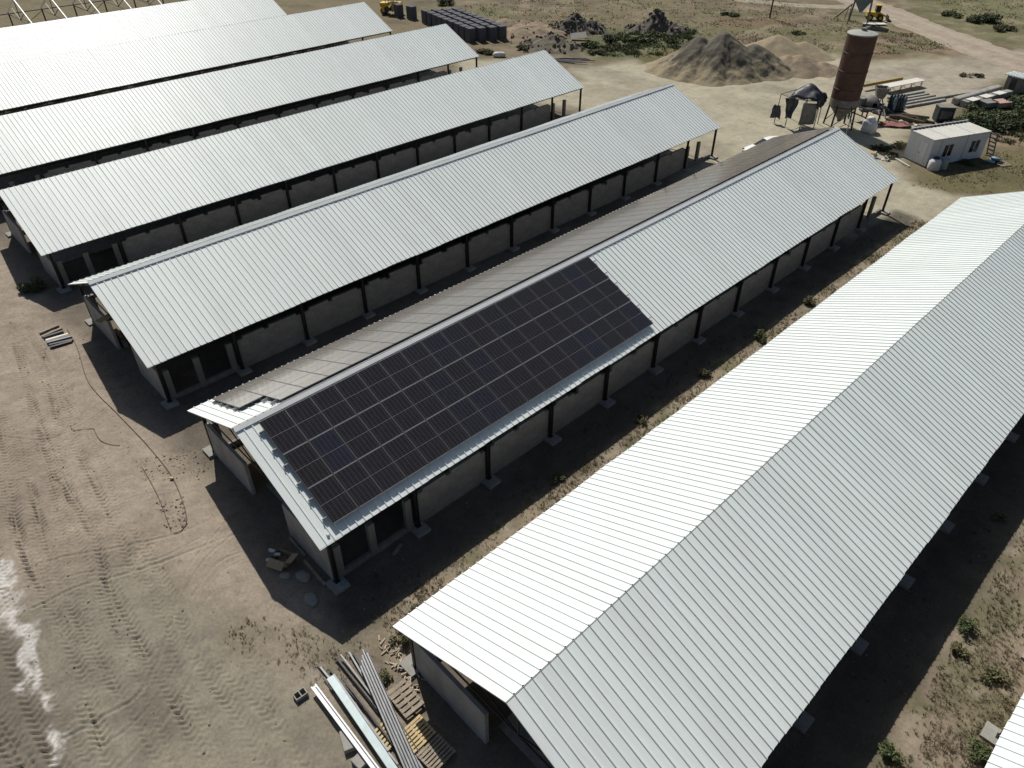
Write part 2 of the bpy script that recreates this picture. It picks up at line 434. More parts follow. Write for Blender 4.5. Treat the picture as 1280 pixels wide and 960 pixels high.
for base_ in list(TREADS[:6]) + list(TREADS[8:9]) + list(TREADS[13:17]):
    for rep_ in range(2):
        ox, oy, tw = _rt.uniform(-2.6, 2.6), _rt.uniform(-1.6, 1.6), _rt.uniform(-0.12, 0.12)
        mx, my = base_[0][len(base_[0])//2]
        TREADS.append(([(px_ + ox - tw*(py_-my), py_ + oy + tw*(px_-mx)) for px_, py_ in base_[0]], _rt.uniform(0.4, 0.62), _rt.uniform(0.28, 0.36), _rt.uniform(0.014, 0.034)))
RUTS = [  # centre line, width, depth
    ([(-36.00, -1.78), (-35.37, 0.26), (-33.99, 2.58), (-32.74, 5.26), (-32.34, 7.22)], 0.16, 0.04),
    ([(-33.02, -2.00), (-32.75, 0.19), (-31.77, 2.61), (-30.99, 5.29), (-30.40, 7.70)], 0.16, 0.05),
    ([(-34.68, -1.97), (-33.41, 0.83), (-31.82, 3.64), (-31.49, 6.23), (-31.69, 8.77)], 0.12, 0.035),
    ([(-24.87, -3.14), (-24.72, -1.57), (-24.82, 0.25), (-27.68, 2.99), (-30.66, 4.69)], 0.16, 0.05),
    ([(-23.57, -3.18), (-23.42, -1.01), (-24.41, 1.26), (-26.36, 3.56), (-27.69, 4.94)], 0.14, 0.035),
    ([(-21.91, -1.95), (-23.01, 1.01), (-25.23, 3.44), (-27.46, 4.82)], 0.18, 0.035),
    ([(-48.55, 0.69), (-46.14, 2.86), (-46.28, 5.94), (-48.09, 9.09)], 0.14, 0.03),
    ([(-28.62, 3.97), (-29.86, 5.68), (-30.49, 7.94)], 0.12, 0.03), ([(-28.09, 4.16), (-29.15, 6.02), (-29.00, 7.36)], 0.12, 0.03),
    ([(-28.76, 3.69), (-30.21, 5.16), (-31.49, 7.67)], 0.12, 0.03), ([(-27.93, 5.05), (-28.51, 6.16), (-28.41, 7.19)], 0.10, 0.025),
    ([(-37.49, 2.73), (-37.14, 4.92), (-36.16, 6.69)], 0.1, 0.02),
    ([(-45.18, 2.55), (-42.63, 3.63), (-41.64, 6.24)], 0.12, 0.02),
]
def ground_height(x, y):
    x = np.asarray(x, float); y = np.asarray(y, float)
    h = 0.10 * fbm(x, y, 9.0, 3, 3)
    near = sstep(60, 20, np.abs(y))
    h = h + 0.07 * fbm(x, y, 1.3, 4, 11) + 0.055 * fbm(x, y, 0.4, 3, 23) + 0.05 * np.clip(fbm(x, y, 0.55, 3, 29) - 0.1, 0, 1)
    far = sstep(115, 200, np.hypot(x + 20, y))
    h = h + far * 0.5 * fbm(x, y, 25.0, 3, 5)
    return h

xs = np.concatenate([-np.geomspace(6000, 215, 24), np.arange(-210, -80, 0.7), np.arange(-80, -9, 0.075), np.arange(-9, 20, 0.35), np.geomspace(20.5, 6000, 24)])
ys = np.concatenate([-np.geomspace(6000, 14, 24), np.arange(-13.6, -7.5, 0.5), np.arange(-7.5, 10.6, 0.07), np.arange(10.6, 86, 0.5), np.arange(86, 175, 0.55), np.arange(175, 262, 1.0), np.geomspace(264, 6000, 22)])
X, Y = np.meshgrid(xs, ys)
H = ground_height(X, Y)
x, y = X.ravel(), Y.ravel()
h = H.ravel().copy()
nearbox = (x > -85) & (x < -8) & (y > -9) & (y < 12)
nx, ny = x[nearbox], y[nearbox]; nh = h[nearbox]
wear = 0.66 + 1.6 * fbm(nx, ny, 2.2, 4, 41)          # treads come and go
tred = np.zeros_like(nh)
for pts, wd, pitch_, dep in TREADS:
    pl = smooth_line(pts)
    lo = np.min(pl, 0) - 1; hi = np.max(pl, 0) + 1
    m = (nx > lo[0]) & (nx < hi[0]) & (ny > lo[1]) & (ny < hi[1])
    dd, sg, al = polyline_coords(nx[m], ny[m], pl, 1)
    win = sstep(wd/2 + 0.05, wd/2 - 0.06, dd)
    ph = (al + np.abs(sg) * 0.9 + 0.05 * np.sign(sg) * pitch_) / pitch_
    bar = sstep(0.12, 0.30, np.abs(ph - np.floor(ph) - 0.5))
    nh[m] += win * np.clip(wear[m], 0.26, 1.0) * (dep * (bar - 0.5) * 2.1 - 0.025)
    tred[m] = np.maximum(tred[m], win)
for pts, wd, dep in RUTS:
    pl = smooth_line(pts)
    lo = np.min(pl, 0) - 1; hi = np.max(pl, 0) + 1
    m = (nx > lo[0]) & (nx < hi[0]) & (ny > lo[1]) & (ny < hi[1])
    dd, sg, al = polyline_coords(nx[m], ny[m], pl, 1)
    nh[m] += 1.7 * dep * (-np.exp(-(dd / (wd*0.5))**2) + 0.6 * np.exp(-((dd - wd) / (wd*0.45))**2)) * np.clip(0.6 + 1.2*fbm(al, sg, 2.0, 2, 8), 0.2, 1.2)
h[nearbox] = nh

def inside(x, y, poly, soft, amp, nscale=3.0, seed=0):
    """soft 0..1 mask of a polygon, its edge roughened by noise"""
    poly = np.array(poly, float); n = len(poly)
    pad = soft + amp + 1
    m = (x > poly[:,0].min()-pad) & (x < poly[:,0].max()+pad) & (y > poly[:,1].min()-pad) & (y < poly[:,1].max()+pad)
    out = np.zeros(x.shape); px, py = x[m], y[m]
    ins = np.zeros(px.shape, bool); dist = np.full(px.shape, 1e9)
    for i in range(n):
        a, b = poly[i], poly[(i+1) % n]
        c = ((a[1] > py) != (b[1] > py)) & (px < (b[0]-a[0]) * (py-a[1]) / (b[1]-a[1] + 1e-12) + a[0])
        ins ^= c
        dv = b - a; t = np.clip(((px-a[0])*dv[0] + (py-a[1])*dv[1]) / (dv@dv + 1e-12), 0, 1)
        dist = np.minimum(dist, np.hypot(px-a[0]-t*dv[0], py-a[1]-t*dv[1]))
    sd = np.where(ins, dist, -dist) + 2 * amp * fbm(px, py, nscale, 4, seed + 77)
    out[m] = sstep(-soft, soft, sd)
    return out

C = np.empty((x.size, 3)); C[:] = (0.170, 0.138, 0.098)
def paint(poly, c, soft=1.0, amp=1.0, nscale=4.0, alpha=1.0, seed=0):
    m = inside(x, y, poly, soft, amp, nscale, seed)[:, None] * alpha
    C[:] = C * (1 - m) + np.array(c) * m
FIELD = [(-256.86, 150.98), (-86.51, 340.49), (-37.36, 172.74), (-41.17, 144.29), (-51.77, 131.53), (-56.39, 129.52), (-68.22, 121.40), (-79.36, 123.33), (-82.09, 90.23), (-90.64, 87.93), (-115.23, 108.45), (-128.63, 94.04)]
# wide country beyond
far_mix = sstep(-0.12, 0.12, fbm(x, y, 60.0, 4, 90))[:, None]
C[:] = C * (1 - far_mix) + np.array((0.165, 0.140, 0.085)) * far_mix
# working ground near the sheds
paint([(-175,-60), (60,-60), (60,12), (-18,12), (-160,40), (-175,12)], (0.300, 0.252, 0.200), 3, 2, 8)
paint([(-150,8.5), (30,8.5), (30,78), (-150,78)], (0.160, 0.138, 0.108), 1.2, 0.8, 4)
nearmix = inside(x, y, [(-33.29, -4.93), (-33.28, 2.91), (-24.84, 6.50), (-15.78, 7.43), (-12.78, 5.23), (-25.09, -7.53)], 2.5, 2.5, 6)[:, None]
C[:] = C * (1 - 0.8*nearmix) + np.array((0.205, 0.190, 0.148)) * 0.8*nearmix
paint([(-99.63, 81.91), (-90.64, 87.93), (-82.09, 90.23), (-74.53, 105.11), (-62.18, 129.41), (-49.94, 133.48), (-33.26, 158.75), (-25.87, 133.52), (-31.45, 117.89), (-32.07, 100.89), (-24.60, 83.36), (-20.27, 86.39), (-15.90, 68.06), (-35.58, 64.48), (-64.59, 77.80), (-82.98, 73.99)], (0.362, 0.335, 0.250), 1.8, 2.2, 6)
paint([(-40.67, 103.15), (-33.29, 106.25), (-33.00, 116.25), (-38.41, 115.77)], (0.37, 0.32, 0.235), 1.0, 1.0, 3)
paint([(-51.38, 119.68), (-35.16, 156.72), (-26.12, 134.39), (-33.71, 118.10), (-42.27, 106.42)], (0.33, 0.295, 0.235), 2, 2.0, 7)
for k, (cx_, cy_) in enumerate([(-68.84, 86.20), (-54.47, 83.81), (-52.28, 95.81), (-71.02, 92.54), (-48.71, 104.84), (-44.38, 77.86)]):
    paint([(cx_-5,cy_-2), (cx_+5,cy_-2.5), (cx_+6,cy_+2), (cx_-4,cy_+2.5)], (0.28, 0.255, 0.19), 1.5, 2.5, 3, 0.6, k)
paint([(-92.05, 107.19), (-92.33, 121.18), (-83.08, 129.22), (-73.66, 115.59), (-73.75, 106.65), (-82.48, 98.76), (-88.32, 96.91)], (0.105, 0.112, 0.058), 1.5, 2.5, 4)
paint([(-78.48, 105.94), (-76.49, 117.27), (-75.08, 122.03), (-70.99, 106.80), (-74.85, 101.31)], (0.135, 0.125, 0.055), 1.0, 1.5, 4)
paint([(-101.81, 91.00), (-90.45, 99.20), (-76.01, 87.24), (-87.18, 88.16)], (0.21, 0.17, 0.12), 1.5, 2.5, 4)
paint([(-65.48, 153.86), (-50.13, 160.86), (-38.96, 152.66), (-40.24, 145.28), (-51.32, 130.57)], (0.175, 0.125, 0.078), 2, 2, 5)
paint([(-61.23, 130.42), (-55.42, 127.63), (-65.41, 124.42), (-76.38, 126.52), (-85.51, 140.41), (-74.62, 152.11)], (0.165, 0.120, 0.075), 2, 2, 5)
paint([(-98.90, 246.92), (-67.33, 361.84), (-20.13, 152.96), (-34.21, 157.74), (-48.56, 164.39), (-61.79, 174.54)], (0.152, 0.150, 0.080), 2, 3, 9)
paint([(-29.25, 110.52), (-30.96, 121.01), (-26.12, 134.39), (-17.79, 105.94), (-22.95, 105.16)], (0.085, 0.095, 0.052), 1.2, 1.2, 3)
paint([(-32.68, 127.42), (-29.58, 146.17), (-25.87, 133.52), (-29.93, 125.86)], (0.14, 0.125, 0.075), 1.5, 1.5, 4)
paint([(-24.92, 86.19), (-23.82, 92.35), (-22.27, 103.12), (-18.22, 107.40), (-13.86, 92.54), (-20.33, 85.43)], (0.135, 0.118, 0.062), 1.0, 1.2, 3)
paint([(-25.00, 108.37), (-20.52, 115.27), (-18.22, 107.40), (-22.90, 103.63)], (0.22, 0.165, 0.11), 1.0, 1.2, 3)
# weedy strips between the sheds; dark bands mix painted shed shade with dark weeds
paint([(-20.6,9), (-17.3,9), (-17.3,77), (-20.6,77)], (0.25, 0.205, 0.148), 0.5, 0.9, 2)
paint([(-22.8,9), (-20.4,9), (-20.4,77), (-22.8,77)], (0.105, 0.096, 0.074), 0.7, 0.7, 2)  # shadow side: shade painted into the soil along with dark weed cover
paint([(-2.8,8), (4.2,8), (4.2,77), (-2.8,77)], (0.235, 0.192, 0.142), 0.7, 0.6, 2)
paint([(-2.8,8), (0.4,8), (0.4,77), (-2.8,77)], (0.105, 0.095, 0.072), 0.5, 0.6, 2)  # eave shade and dark weeds both darken the soil colour here
paint([(-25.69, 5.61), (-20.71, 8.13), (-19.34, 9.55), (-18.66, 7.22), (-21.48, 5.47), (-24.27, 4.43)], (0.205, 0.178, 0.132), 0.8, 1.2, 2)
# spilled lime, and the damp dark tracks beside it
paint([(-34.02, -4.39), (-32.19, -3.14), (-28.41, -3.47), (-25.53, -2.68), (-22.71, -3.48), (-24.75, -6.73)], (0.142, 0.126, 0.100), 0.9, 0.9, 3, 0.8)
for k, pl in enumerate(([(-38.34, -2.35), (-37.61, -1.91), (-36.09, -2.03), (-34.94, -2.74), (-36.07, -3.04)], [(-33.61, -2.89), (-33.52, -2.31), (-31.00, -2.55), (-28.82, -2.86), (-26.48, -2.91), (-25.57, -3.14), (-27.00, -3.56), (-28.62, -3.69), (-30.94, -3.43)], [(-36.07, -3.04), (-34.75, -2.26), (-33.42, -2.42), (-32.03, -3.62), (-32.91, -3.89)], [(-25.75, -3.69), (-24.87, -3.44), (-23.83, -3.45), (-24.12, -3.75)])):
    fade = 1.0 if k != 2 else 0.45
    mm = inside(x, y, pl, 0.2, 0.9, 0.8, k + 5) * sstep(-0.16, 0.03, fbm(x, y, 0.9, 5, 33, 0.7)) * fade
    C[:] = C * (1 - mm[:,None]) + np.array((0.52, 0.50, 0.47)) * mm[:,None]
# mottled dry field
fm = inside(x, y, FIELD, 3, 3, 8)
mm = (fm * sstep(-0.03, 0.14, fbm(x, y, 6.0, 5, 301)) * 0.8)[:, None]; C[:] = C * (1 - mm) + np.array((0.130, 0.130, 0.066)) * mm
mm = (fm * sstep(0.04, 0.2, fbm(x, y, 3.5, 5, 305)) * 0.7)[:, None]; C[:] = C * (1 - mm) + np.array((0.235, 0.195, 0.135)) * mm
mm = (fm * sstep(0.06, 0.22, fbm(x, y, 4.5, 5, 309)) * 0.6)[:, None]; C[:] = C * (1 - mm) + np.array((0.115, 0.088, 0.062)) * mm
# thin weed cover tints the strips beside the eaves
for xa, xb in ((-20.8, -17.0), (0.2, 4.4)):
    band = sstep(xa-0.3, xa+0.5, x) * sstep(xb+0.3, xb-0.3, x) * sstep(9, 11, y) * sstep(78, 76, y)
    mm = (band * sstep(0.0, 0.16, fbm(x, y, 1.5, 4, 203)) * 0.75)[:, None]
    C[:] = C * (1 - mm) + np.array((0.135, 0.128, 0.072)) * mm
    mm = (band * sstep(0.02, 0.2, fbm(x, y, 0.8, 4, 207)) * 0.6)[:, None]
    C[:] = C * (1 - mm) + np.array((0.30, 0.262, 0.20)) * mm
# paler crests, darker hollows left by the treads are shape, not paint: only soil patches follow
blot = sstep(0.02, 0.28, fbm(x, y, 5.0, 5, 61))[:, None]
C *= 1 - 0.20 * blot
C *= (1 + 0.35 * fbm(x, y, 1.6, 5, 67))[:, None]
C = np.clip(C, 0.02, 0.75)

def grid_mesh(name, nxv, nyv, x, y, h, colours, mat):
    me = bpy.data.meshes.new(name)
    me.vertices.add(x.size)
    co = np.empty((x.size, 3), np.float32); co[:,0] = x; co[:,1] = y; co[:,2] = h
    me.vertices.foreach_set('co', co.ravel())
    i = np.arange(nyv-1)[:,None]*nxv + np.arange(nxv-1)[None,:]; i = i.ravel()
    q = np.stack([i, i+1, i+1+nxv, i+nxv], 1).astype(np.int32)
    me.loops.add(q.size); me.polygons.add(len(q))
    me.polygons.foreach_set('loop_start', np.arange(0, q.size, 4, dtype=np.int32))
    me.polygons.foreach_set('vertices', q.ravel())
    me.polygons.foreach_set('use_smooth', np.ones(len(q), bool))
    me.update(calc_edges=True)
    ca = me.color_attributes.new('soil_colour', 'FLOAT_COLOR', 'POINT')
    cc = np.ones((x.size, 4), np.float32); cc[:, :3] = colours
    ca.data.foreach_set('color', cc.ravel())
    me.materials.append(mat)
    o = bpy.data.objects.new(name, me); col.objects.link(o)
    return o
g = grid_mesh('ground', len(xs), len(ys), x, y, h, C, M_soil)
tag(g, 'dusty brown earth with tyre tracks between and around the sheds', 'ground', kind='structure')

def GH(px, py):
    return float(ground_height(np.array([px]), np.array([py]))[0])

# dirt road: a low ribbon whose edges dip under the soil
def dirt_road(pts, wd, c, label):
    pl = np.array(smooth_line(pts, 30)); nseg = len(pl); k = 15
    t = np.gradient(pl, axis=0); t /= np.linalg.norm(t, axis=1)[:,None]
    nrm = np.stack([-t[:,1], t[:,0]], 1)
    v = np.linspace(-1, 1, k)
    PX = pl[:,0][:,None] + nrm[:,0][:,None]*v[None]*wd/2; PY = pl[:,1][:,None] + nrm[:,1][:,None]*v[None]*wd/2
    edge = np.abs(v)[None] + 0.35*fbm(PX, PY, 3.0, 4, 19)
    HZ = ground_height(PX, PY) + 0.05 - 0.12*sstep(0.7, 1.05, edge) - 0.03*np.exp(-((np.abs(v)[None]-0.42)/0.12)**2)
    px, py = PX.ravel(), PY.ravel()
    cc = np.array(c)[None]*(1 + 0.4*fbm(px, py, 1.8, 4, 29))[:,None]*(1 + 0.12*np.exp(-((np.abs(np.tile(v, nseg))-0.42)/0.15)**2))[:,None]
    o = grid_mesh('dirt_road', k, nseg, px, py, HZ.ravel(), cc, M_soil)
    return tag(o, label, 'road', kind='structure')
dirt_road([(-12.08, 143.72), (-24.31, 143.45), (-33.35, 146.92), (-43.94, 153.69), (-54.81, 161.45), (-67.56, 170.56), (-82.76, 181.42), (-108.31, 197.12)], 10.5, (0.32, 0.272, 0.215), 'pale dirt road curving past the scrub towards the sheds')
dirt_road([(-68.83, 171.47), (-75.71, 164.06), (-85.82, 159.01), (-100.51, 156.89), (-123.67, 163.58)], 4.5, (0.29, 0.255, 0.20), 'pale dirt branch road running left along the far field')

# ------------------------------------------------------------------ the cattle sheds
HW, HR, HE, LEN = 7.334, 6.861, 3.612, 66.4
SL = math.hypot(HW, HR - HE); CX_, SN_ = HW / SL, (HR - HE) / SL
NB, PITCH, Y0 = 12, 5.46, 0.65

def slope_matrix(side):
    # local: x = down the slope, y = along the shed, z = outward normal
    return Matrix(((side*CX_, 0, side*SN_, 0), (0, 1, 0, 0), (-SN_, 0, CX_, HR), (0,0,0,1)))

def roof_mesh(side):
    m = MB(); M = slope_matrix(side); gap = 0.035; th = 0.055; RIB = 0.46
    prof = []
    n = int(LEN / RIB)
    prof.append((0.0, 0.0))
    for k in range(1, n + 1):
        yy = k * RIB - 0.02
        if yy > LEN - 0.08: break
        prof += [(yy - 0.046, 0.0), (yy - 0.021, 0.054), (yy + 0.021, 0.054), (yy + 0.046, 0.0)]
    prof.append((LEN, 0.0))
    s0, s1 = gap, SL
    def warp(s, py):      # sheets lie slightly uneven: eave waves by a centimetre or two, ends are not cut to a line
        e = (s - s0) / (s1 - s0); sh = math.floor(py / 1.38)
        wv = float(vnoise(np.array([py*0.35]), np.array([side*3.7]), 91)[0])
        jit = float(_hash(np.array([sh]), np.array([side+5]), 17)[0]) - 0.5
        return s + e*0.05*jit, e*0.05*wv + (1-e)*0.02*jit
    def P_(s, py, pz):
        s_, dz_ = warp(s, py); return M @ Vector((s_, py, pz + dz_))
    vs = [P_(s, py, pz) for py, pz in prof for s in (s0, s1)]
    fs = []
    for i in range(len(prof) - 1):
        q = (2*i, 2*i+1, 2*i+3, 2*i+2)
        fs.append(q if side > 0 else q[::-1])
    m.add(vs, fs, 0)
    b = [M @ Vector(p) for p in ((s0,0,-th),(s1-0.03,0,-th),(s1-0.03,LEN,-th),(s0,LEN,-th),(s0,0,-0.004),(s1-0.03,0,-0.004),(s1-0.03,LEN,-0.004),(s0,LEN,-0.004))]
    m.add(b, [(0,1,2,3) if side < 0 else (3,2,1,0)], 1)
    m.add(b, [(0,1,5,4), (1,2,6,5), (2,3,7,6), (3,0,4,7)], 0)
    # rib ends seen at the ridge and eave
    for s in (s0, s1):
        for k in range(0, (len(prof) - 2) // 4):
            p4 = prof[1+4*k:5+4*k]
            m.add([P_(s, py, pz) for py, pz in p4], [(0,1,2,3)], 2)
    return m.mesh('roof_slope', [M_roof, M_under, M_steel])
roofR, roofL = roof_mesh(1), roof_mesh(-1)

m = MB()
for side in (1, -1):
    M = slope_matrix(side)
    a = [M @ Vector(p) for p in ((-0.02,0,0.115),(0.27,0,0.085),(0.27,0,0.075),(-0.02,0,0.1))]
    b = [M @ Vector(p) for p in ((-0.02,LEN,0.115),(0.27,LEN,0.085),(0.27,LEN,0.075),(-0.02,LEN,0.1))]
    m.add(a + b, [(0,1,5,4), (1,2,6,5), (2,3,7,6), (0,3,2,1), (4,5,6,7)], 0)
capM = m.mesh('ridge_cap', M_cap)

m = MB()       # I-section column with base plate and cap
m.box(-0.09,-0.1,0.20, 0.09,-0.085,3.36); m.box(-0.09,0.085,0.20, 0.09,0.1,3.36); m.box(-0.008,-0.085,0.20, 0.008,0.085,3.36)
m.box(-0.16,-0.16,0.184,0.16,0.16,0.20); m.box(-0.11,-0.12,3.36,0.11,0.12,3.375)
colM = m.mesh('column', M_steel)
m = MB(); m.box(-0.5,-0.46,-0.25, 0.5,0.46,0.18)
footM = m.mesh('footing', M_conc)
m = MB()       # rafter pair with tie and struts
for s in (1, -1):
    M = slope_matrix(s)
    m.box(0.09, -0.06, -0.36, SL-0.12, 0.06, -0.20, 0, M)
m.box(-6.6, -0.03, 3.5, 6.6, 0.03, 3.58)
m.box(-0.04, -0.035, 3.58, 0.04, 0.035, 6.5)
for s in (1, -1):
    m.beam((s*0.1, 0, 3.62), (s*3.3, 0, 5.02), 0.06, 0.06)
rafM = m.mesh('rafter', M_steel)
purM = {}
for s in (1, -1):
    M = slope_matrix(s)
    for q in (0.35, 2.9, 5.4, 7.75):
        m = MB(); m.box(q-0.035, 0.05, -0.195, q+0.035, LEN-0.05, -0.06, 0, M)
        purM[(s, q)] = m.mesh('purlin', M_steel)
m = MB(); m.box(6.86, 0.55, 3.376, 7.02, LEN-0.35, 3.50); eaveR = m.mesh('eave_beam', M_steel)
m = MB(); m.box(-7.02, 0.55, 3.376, -6.86, LEN-0.35, 3.50); eaveL = m.mesh('eave_beam', M_steel)

def bay_outline(seed):
    rr = random.Random(seed); h0 = 2.62
    top = []
    y, end = 0.13, PITCH - 0.13
    lv = [(0.0, -0.2), (0.10, 0.0), (0.30, -0.0), (0.42, -0.2), (0.50, 0.0), (0.62, -0.0), (0.86, 0.0), (0.93, -0.2), (1.0, -0.2)]
    pts = [(y, 0.0)]
    prev = None
    for i in range(len(lv) - 1):
        a = y + (end-y)*lv[i][0]; b = y + (end-y)*lv[i+1][0]
        hh = h0 + (lv[i][1] if rr.random() < 0.8 else 0.0) - (0.2 if rr.random() < 0.08 else 0)
        pts += [(a, hh), (b, hh)]
    pts.append((end, 0.0))
    out = [pts[0]]
    for p in pts[1:]:
        if abs(p[0]-out[-1][0]) > 1e-4 or abs(p[1]-out[-1][1]) > 1e-4: out.append(p)
    return out
wallM = []
for k in range(5):
    m = MB(); m.prism(bay_outline(40+k), -0.1, 0.1, 'x'); wallM.append(m.mesh('wall', M_block))
m = MB(); m.box(-0.1, 0.13, 0.0, 0.1, PITCH-0.13, 0.38); plinthM = m.mesh('plinth', M_pier)
m = MB(); m.box(-0.14, -0.2, 0.0, 0.14, 0.2, 2.5); pierM = m.mesh('pier', M_pier)
def gable_wall(x0, x1):
    m = MB(); m.prism([(x0,0),(x1,0),(x1,2.55),(x0+0.6,2.62),(x0,2.62)] if x0 < 0 else [(x0,0),(x1,0),(x1,2.62),(x0,2.55)], -0.1, 0.1, 'y')
    return m.mesh('gable_wall', M_conc_wall)
M_conc_wall = worn('plastered block wall', (0.33, 0.32, 0.30), 0.9, 0, 0.14, 1.2, (0.2, 0.185, 0.16), 0.7, 0.2)
gwL, gwR = gable_wall(-6.75, -1.9), gable_wall(2.3, 6.75)
m = MB(); m.box(-2.1, 1.5, 0.02, 2.1, LEN-1.5, 0.07); alleyM = m.mesh('feed_alley', M_conc)
m = MB(); m.box(-3.2,-0.07,0.0,-3.0,0.07,0.75); m.box(3.0,-0.07,0.0,3.2,0.07,0.75)

def make_shed(name, label, xr, yoff, cap=True, full=True):
    t = thing(name, label, 'cattle shed', (xr, 9.42 + yoff, 0), 0, 'parallel white roofed cattle sheds')
    inst('roof_slope', roofR, t); inst('roof_slope', roofL, t)
    if cap: inst('ridge_cap', capM, t)
    for s, e in ((1, eaveR), (-1, eaveL)): inst('eave_beam', e, t)
    for k in purM: inst('purlin', purM[k], t)
    for k in range(NB + 1):
        yy = Y0 + PITCH*k
        inst('rafter', rafM, t, (0, yy, 0))
        for s in (1, -1):
            inst('column', colM, t, (s*6.93, yy, 0))
            inst('footing', footM, t, (s*7.1, yy - 0.05, 0))
    for s in (1, -1):
        for k in range(NB):
            yy = Y0 + PITCH*k; xx = s*6.70
            if k == 0 or (k == NB-1 and s > 0):
                inst('plinth', plinthM, t, (xx, yy, 0))
                inst('pier', pierM, t, (xx, yy + PITCH*0.47, 0)); inst('pier', pierM, t, (xx, yy + (PITCH - 0.45 if k == 0 else 0.45), 0))
                if k == 0: inst('pier', pierM, t, (xx, yy + 0.42, 0))
            else:
                inst('wall', wallM[(k*3 + (2 if s < 0 else 0)) % 5], t, (xx, yy, 0))
    inst('gable_wall', gwL, t, (0, Y0 + 0.02, 0)); inst('gable_wall', gwR, t, (0, Y0 + 0.02, 0))
    inst('feed_alley', alleyM, t)
    return t
XR = dict(B=-113.80, C=-92.58, D=-71.93, E=-51.05, F=-30.47, G=-9.885)
shedF = make_shed('cattle_shed', 'long white-roofed open cattle shed carrying dark solar panels on both roof slopes', XR['F'], 0)
def copy_shed(label, xr, yoff, cap=True):
    s = dup(shedF, (xr, 9.42 + yoff, 0), 0, label)
    if not cap:
        for c in list(s.children):
            if c.name.startswith('ridge_cap'): bpy.data.objects.remove(c)
    return s
copy_shed('white-roofed cattle shed with a black uncapped ridge line, beside the pallets and steel profiles', XR['G'], 0, False)
copy_shed('white-roofed cattle shed next to the solar shed, a small plank bundle near its gable', XR['E'], 0.05)
copy_shed('white-roofed cattle shed with a green shrub in the shade of its near gable', XR['D'], 0.1, False)
copy_shed('white-roofed cattle shed whose far gable points at the dark block stacks', XR['C'], 0.2, False)
copy_shed('white-roofed cattle shed whose far gable points at the yellow road roller', XR['B'], 0.3, False)
copy_shed('farthest finished white shed roof, glaring in the sun before the bare steel frames', -134.6, -6.6, False)
copy_shed('white-roofed cattle shed showing only one eave corner at the lower right edge', 10.75, 0.05)

# ------------------------------------------------------------------ bare shed frames
t = thing('shed_frame', 'unfinished bare steel shed frame of black posts and pale rafters beyond the farthest roof', 'steel frame', (-156.2, 2.0, 0))
for k in range(NB + 1):
    yy = PITCH*k
    for s in (1, -1):
        o = inst('post', colM, t, (s*6.93, yy, 0))
        m = MB(); M = slope_matrix(s); m.box(0.06, -0.07, -0.2, SL-0.1, 0.07, 0.0, 0, M)
        m.obj('rafter', M_white, t, (0, yy, 0))
    m = MB(); m.box(-6.8, -0.04, 3.4, 6.8, 0.04, 3.5)
    for s in (1, -1): m.beam((s*0.1, 0, 3.5), (s*3.4, 0, 5.0), 0.08, 0.08)
    m.box(-0.05, -0.05, 3.5, 0.05, 0.05, 6.6)
    m.obj('truss', M_steel, t, (0, yy, 0))
    if k % 2 == 0 and k < NB:
        m = MB()
        for s in (1, -1):
            m.beam((s*6.93, 0.1, 0.3), (s*6.93, PITCH-0.1, 3.2), 0.07, 0.07); m.beam((s*7.05, 0.1, 3.2), (s*7.05, PITCH-0.1, 0.3), 0.07, 0.07)
        m.obj('brace', M_steel, t, (0, yy, 0))
m = MB()
for s in (1, -1): m.box(s*6.93-0.07, 0, 3.38, s*6.93+0.07, PITCH*NB, 3.52)
m.obj('eave_beam', M_steel, t)

# ------------------------------------------------------------------ solar panels
PWID, PHGT, PTH = 1.524, 2.278, 0.047
m = MB(); fw = 0.028; W2, H2 = PWID/2, PHGT/2
m.box(-W2,-H2,-PTH,-W2+fw,H2,0); m.box(W2-fw,-H2,-PTH,W2,H2,0)
m.box(-W2+fw,-H2,-PTH,W2-fw,-H2+fw,0,1); m.box(-W2+fw,H2-fw,-PTH,W2-fw,H2,0,1)
m.box(-W2+fw,-0.008,-0.012,W2-fw,0.008,-0.0015,1)
frameM = m.mesh('solar_panel_frame', [M_alud, M_frame_end])
m = MB()
m.box(-W2+fw,-H2+fw,-0.012,W2-fw,-0.012,-0.004); m.box(-W2+fw,0.012,-0.012,W2-fw,H2-fw,-0.004)
glassM = m.mesh('cell_glass', M_cell); glassGlare = m.mesh('cell_glass', M_cell_glare)
ORD = ['first','second','third','fourth','fifth','sixth','seventh','eighth','ninth','tenth','eleventh','twelfth','thirteenth','fourteenth','fifteenth','sixteenth','seventeenth','eighteenth','nineteenth']
TENS = {2:('twentieth','twenty'),3:('thirtieth','thirty'),4:('fortieth','forty'),5:('fiftieth','fifty')}
def ordinal(i):
    if i < 19: return ORD[i]
    a, b = divmod(i+1, 10)
    return TENS[a][0] if b == 0 else TENS[a][1] + '-' + ORD[b-1]
ROWN = ['ridge', 'middle', 'eave']
def panel(side, ycen, scen, label, group):
    S = slope_matrix(side)
    P = S @ Vector((scen, 0, 0.265)); P.x += XR['F']; P.y += 9.42 + ycen
    n = Vector((side*SN_, 0, CX_)); up = Vector((-side*CX_, 0, SN_)); ax = Vector((0, side, 0))
    wob = random.gauss(0, 0.0004); n2 = (n + ax*wob + up*random.gauss(0, 0.0004)).normalized()
    up2 = n2.cross(ax).normalized(); ax2 = up2.cross(n2)
    o = inst('solar_panel', frameM)
    o.matrix_world = Matrix(((ax2.x, up2.x, n2.x, P.x), (ax2.y, up2.y, n2.y, P.y), (ax2.z, up2.z, n2.z, P.z), (0,0,0,1)))
    tag(o, label, 'solar panel', group)
    inst('cell_glass', glassM if side > 0 else glassGlare, o)
    return o
S0 = 0.43
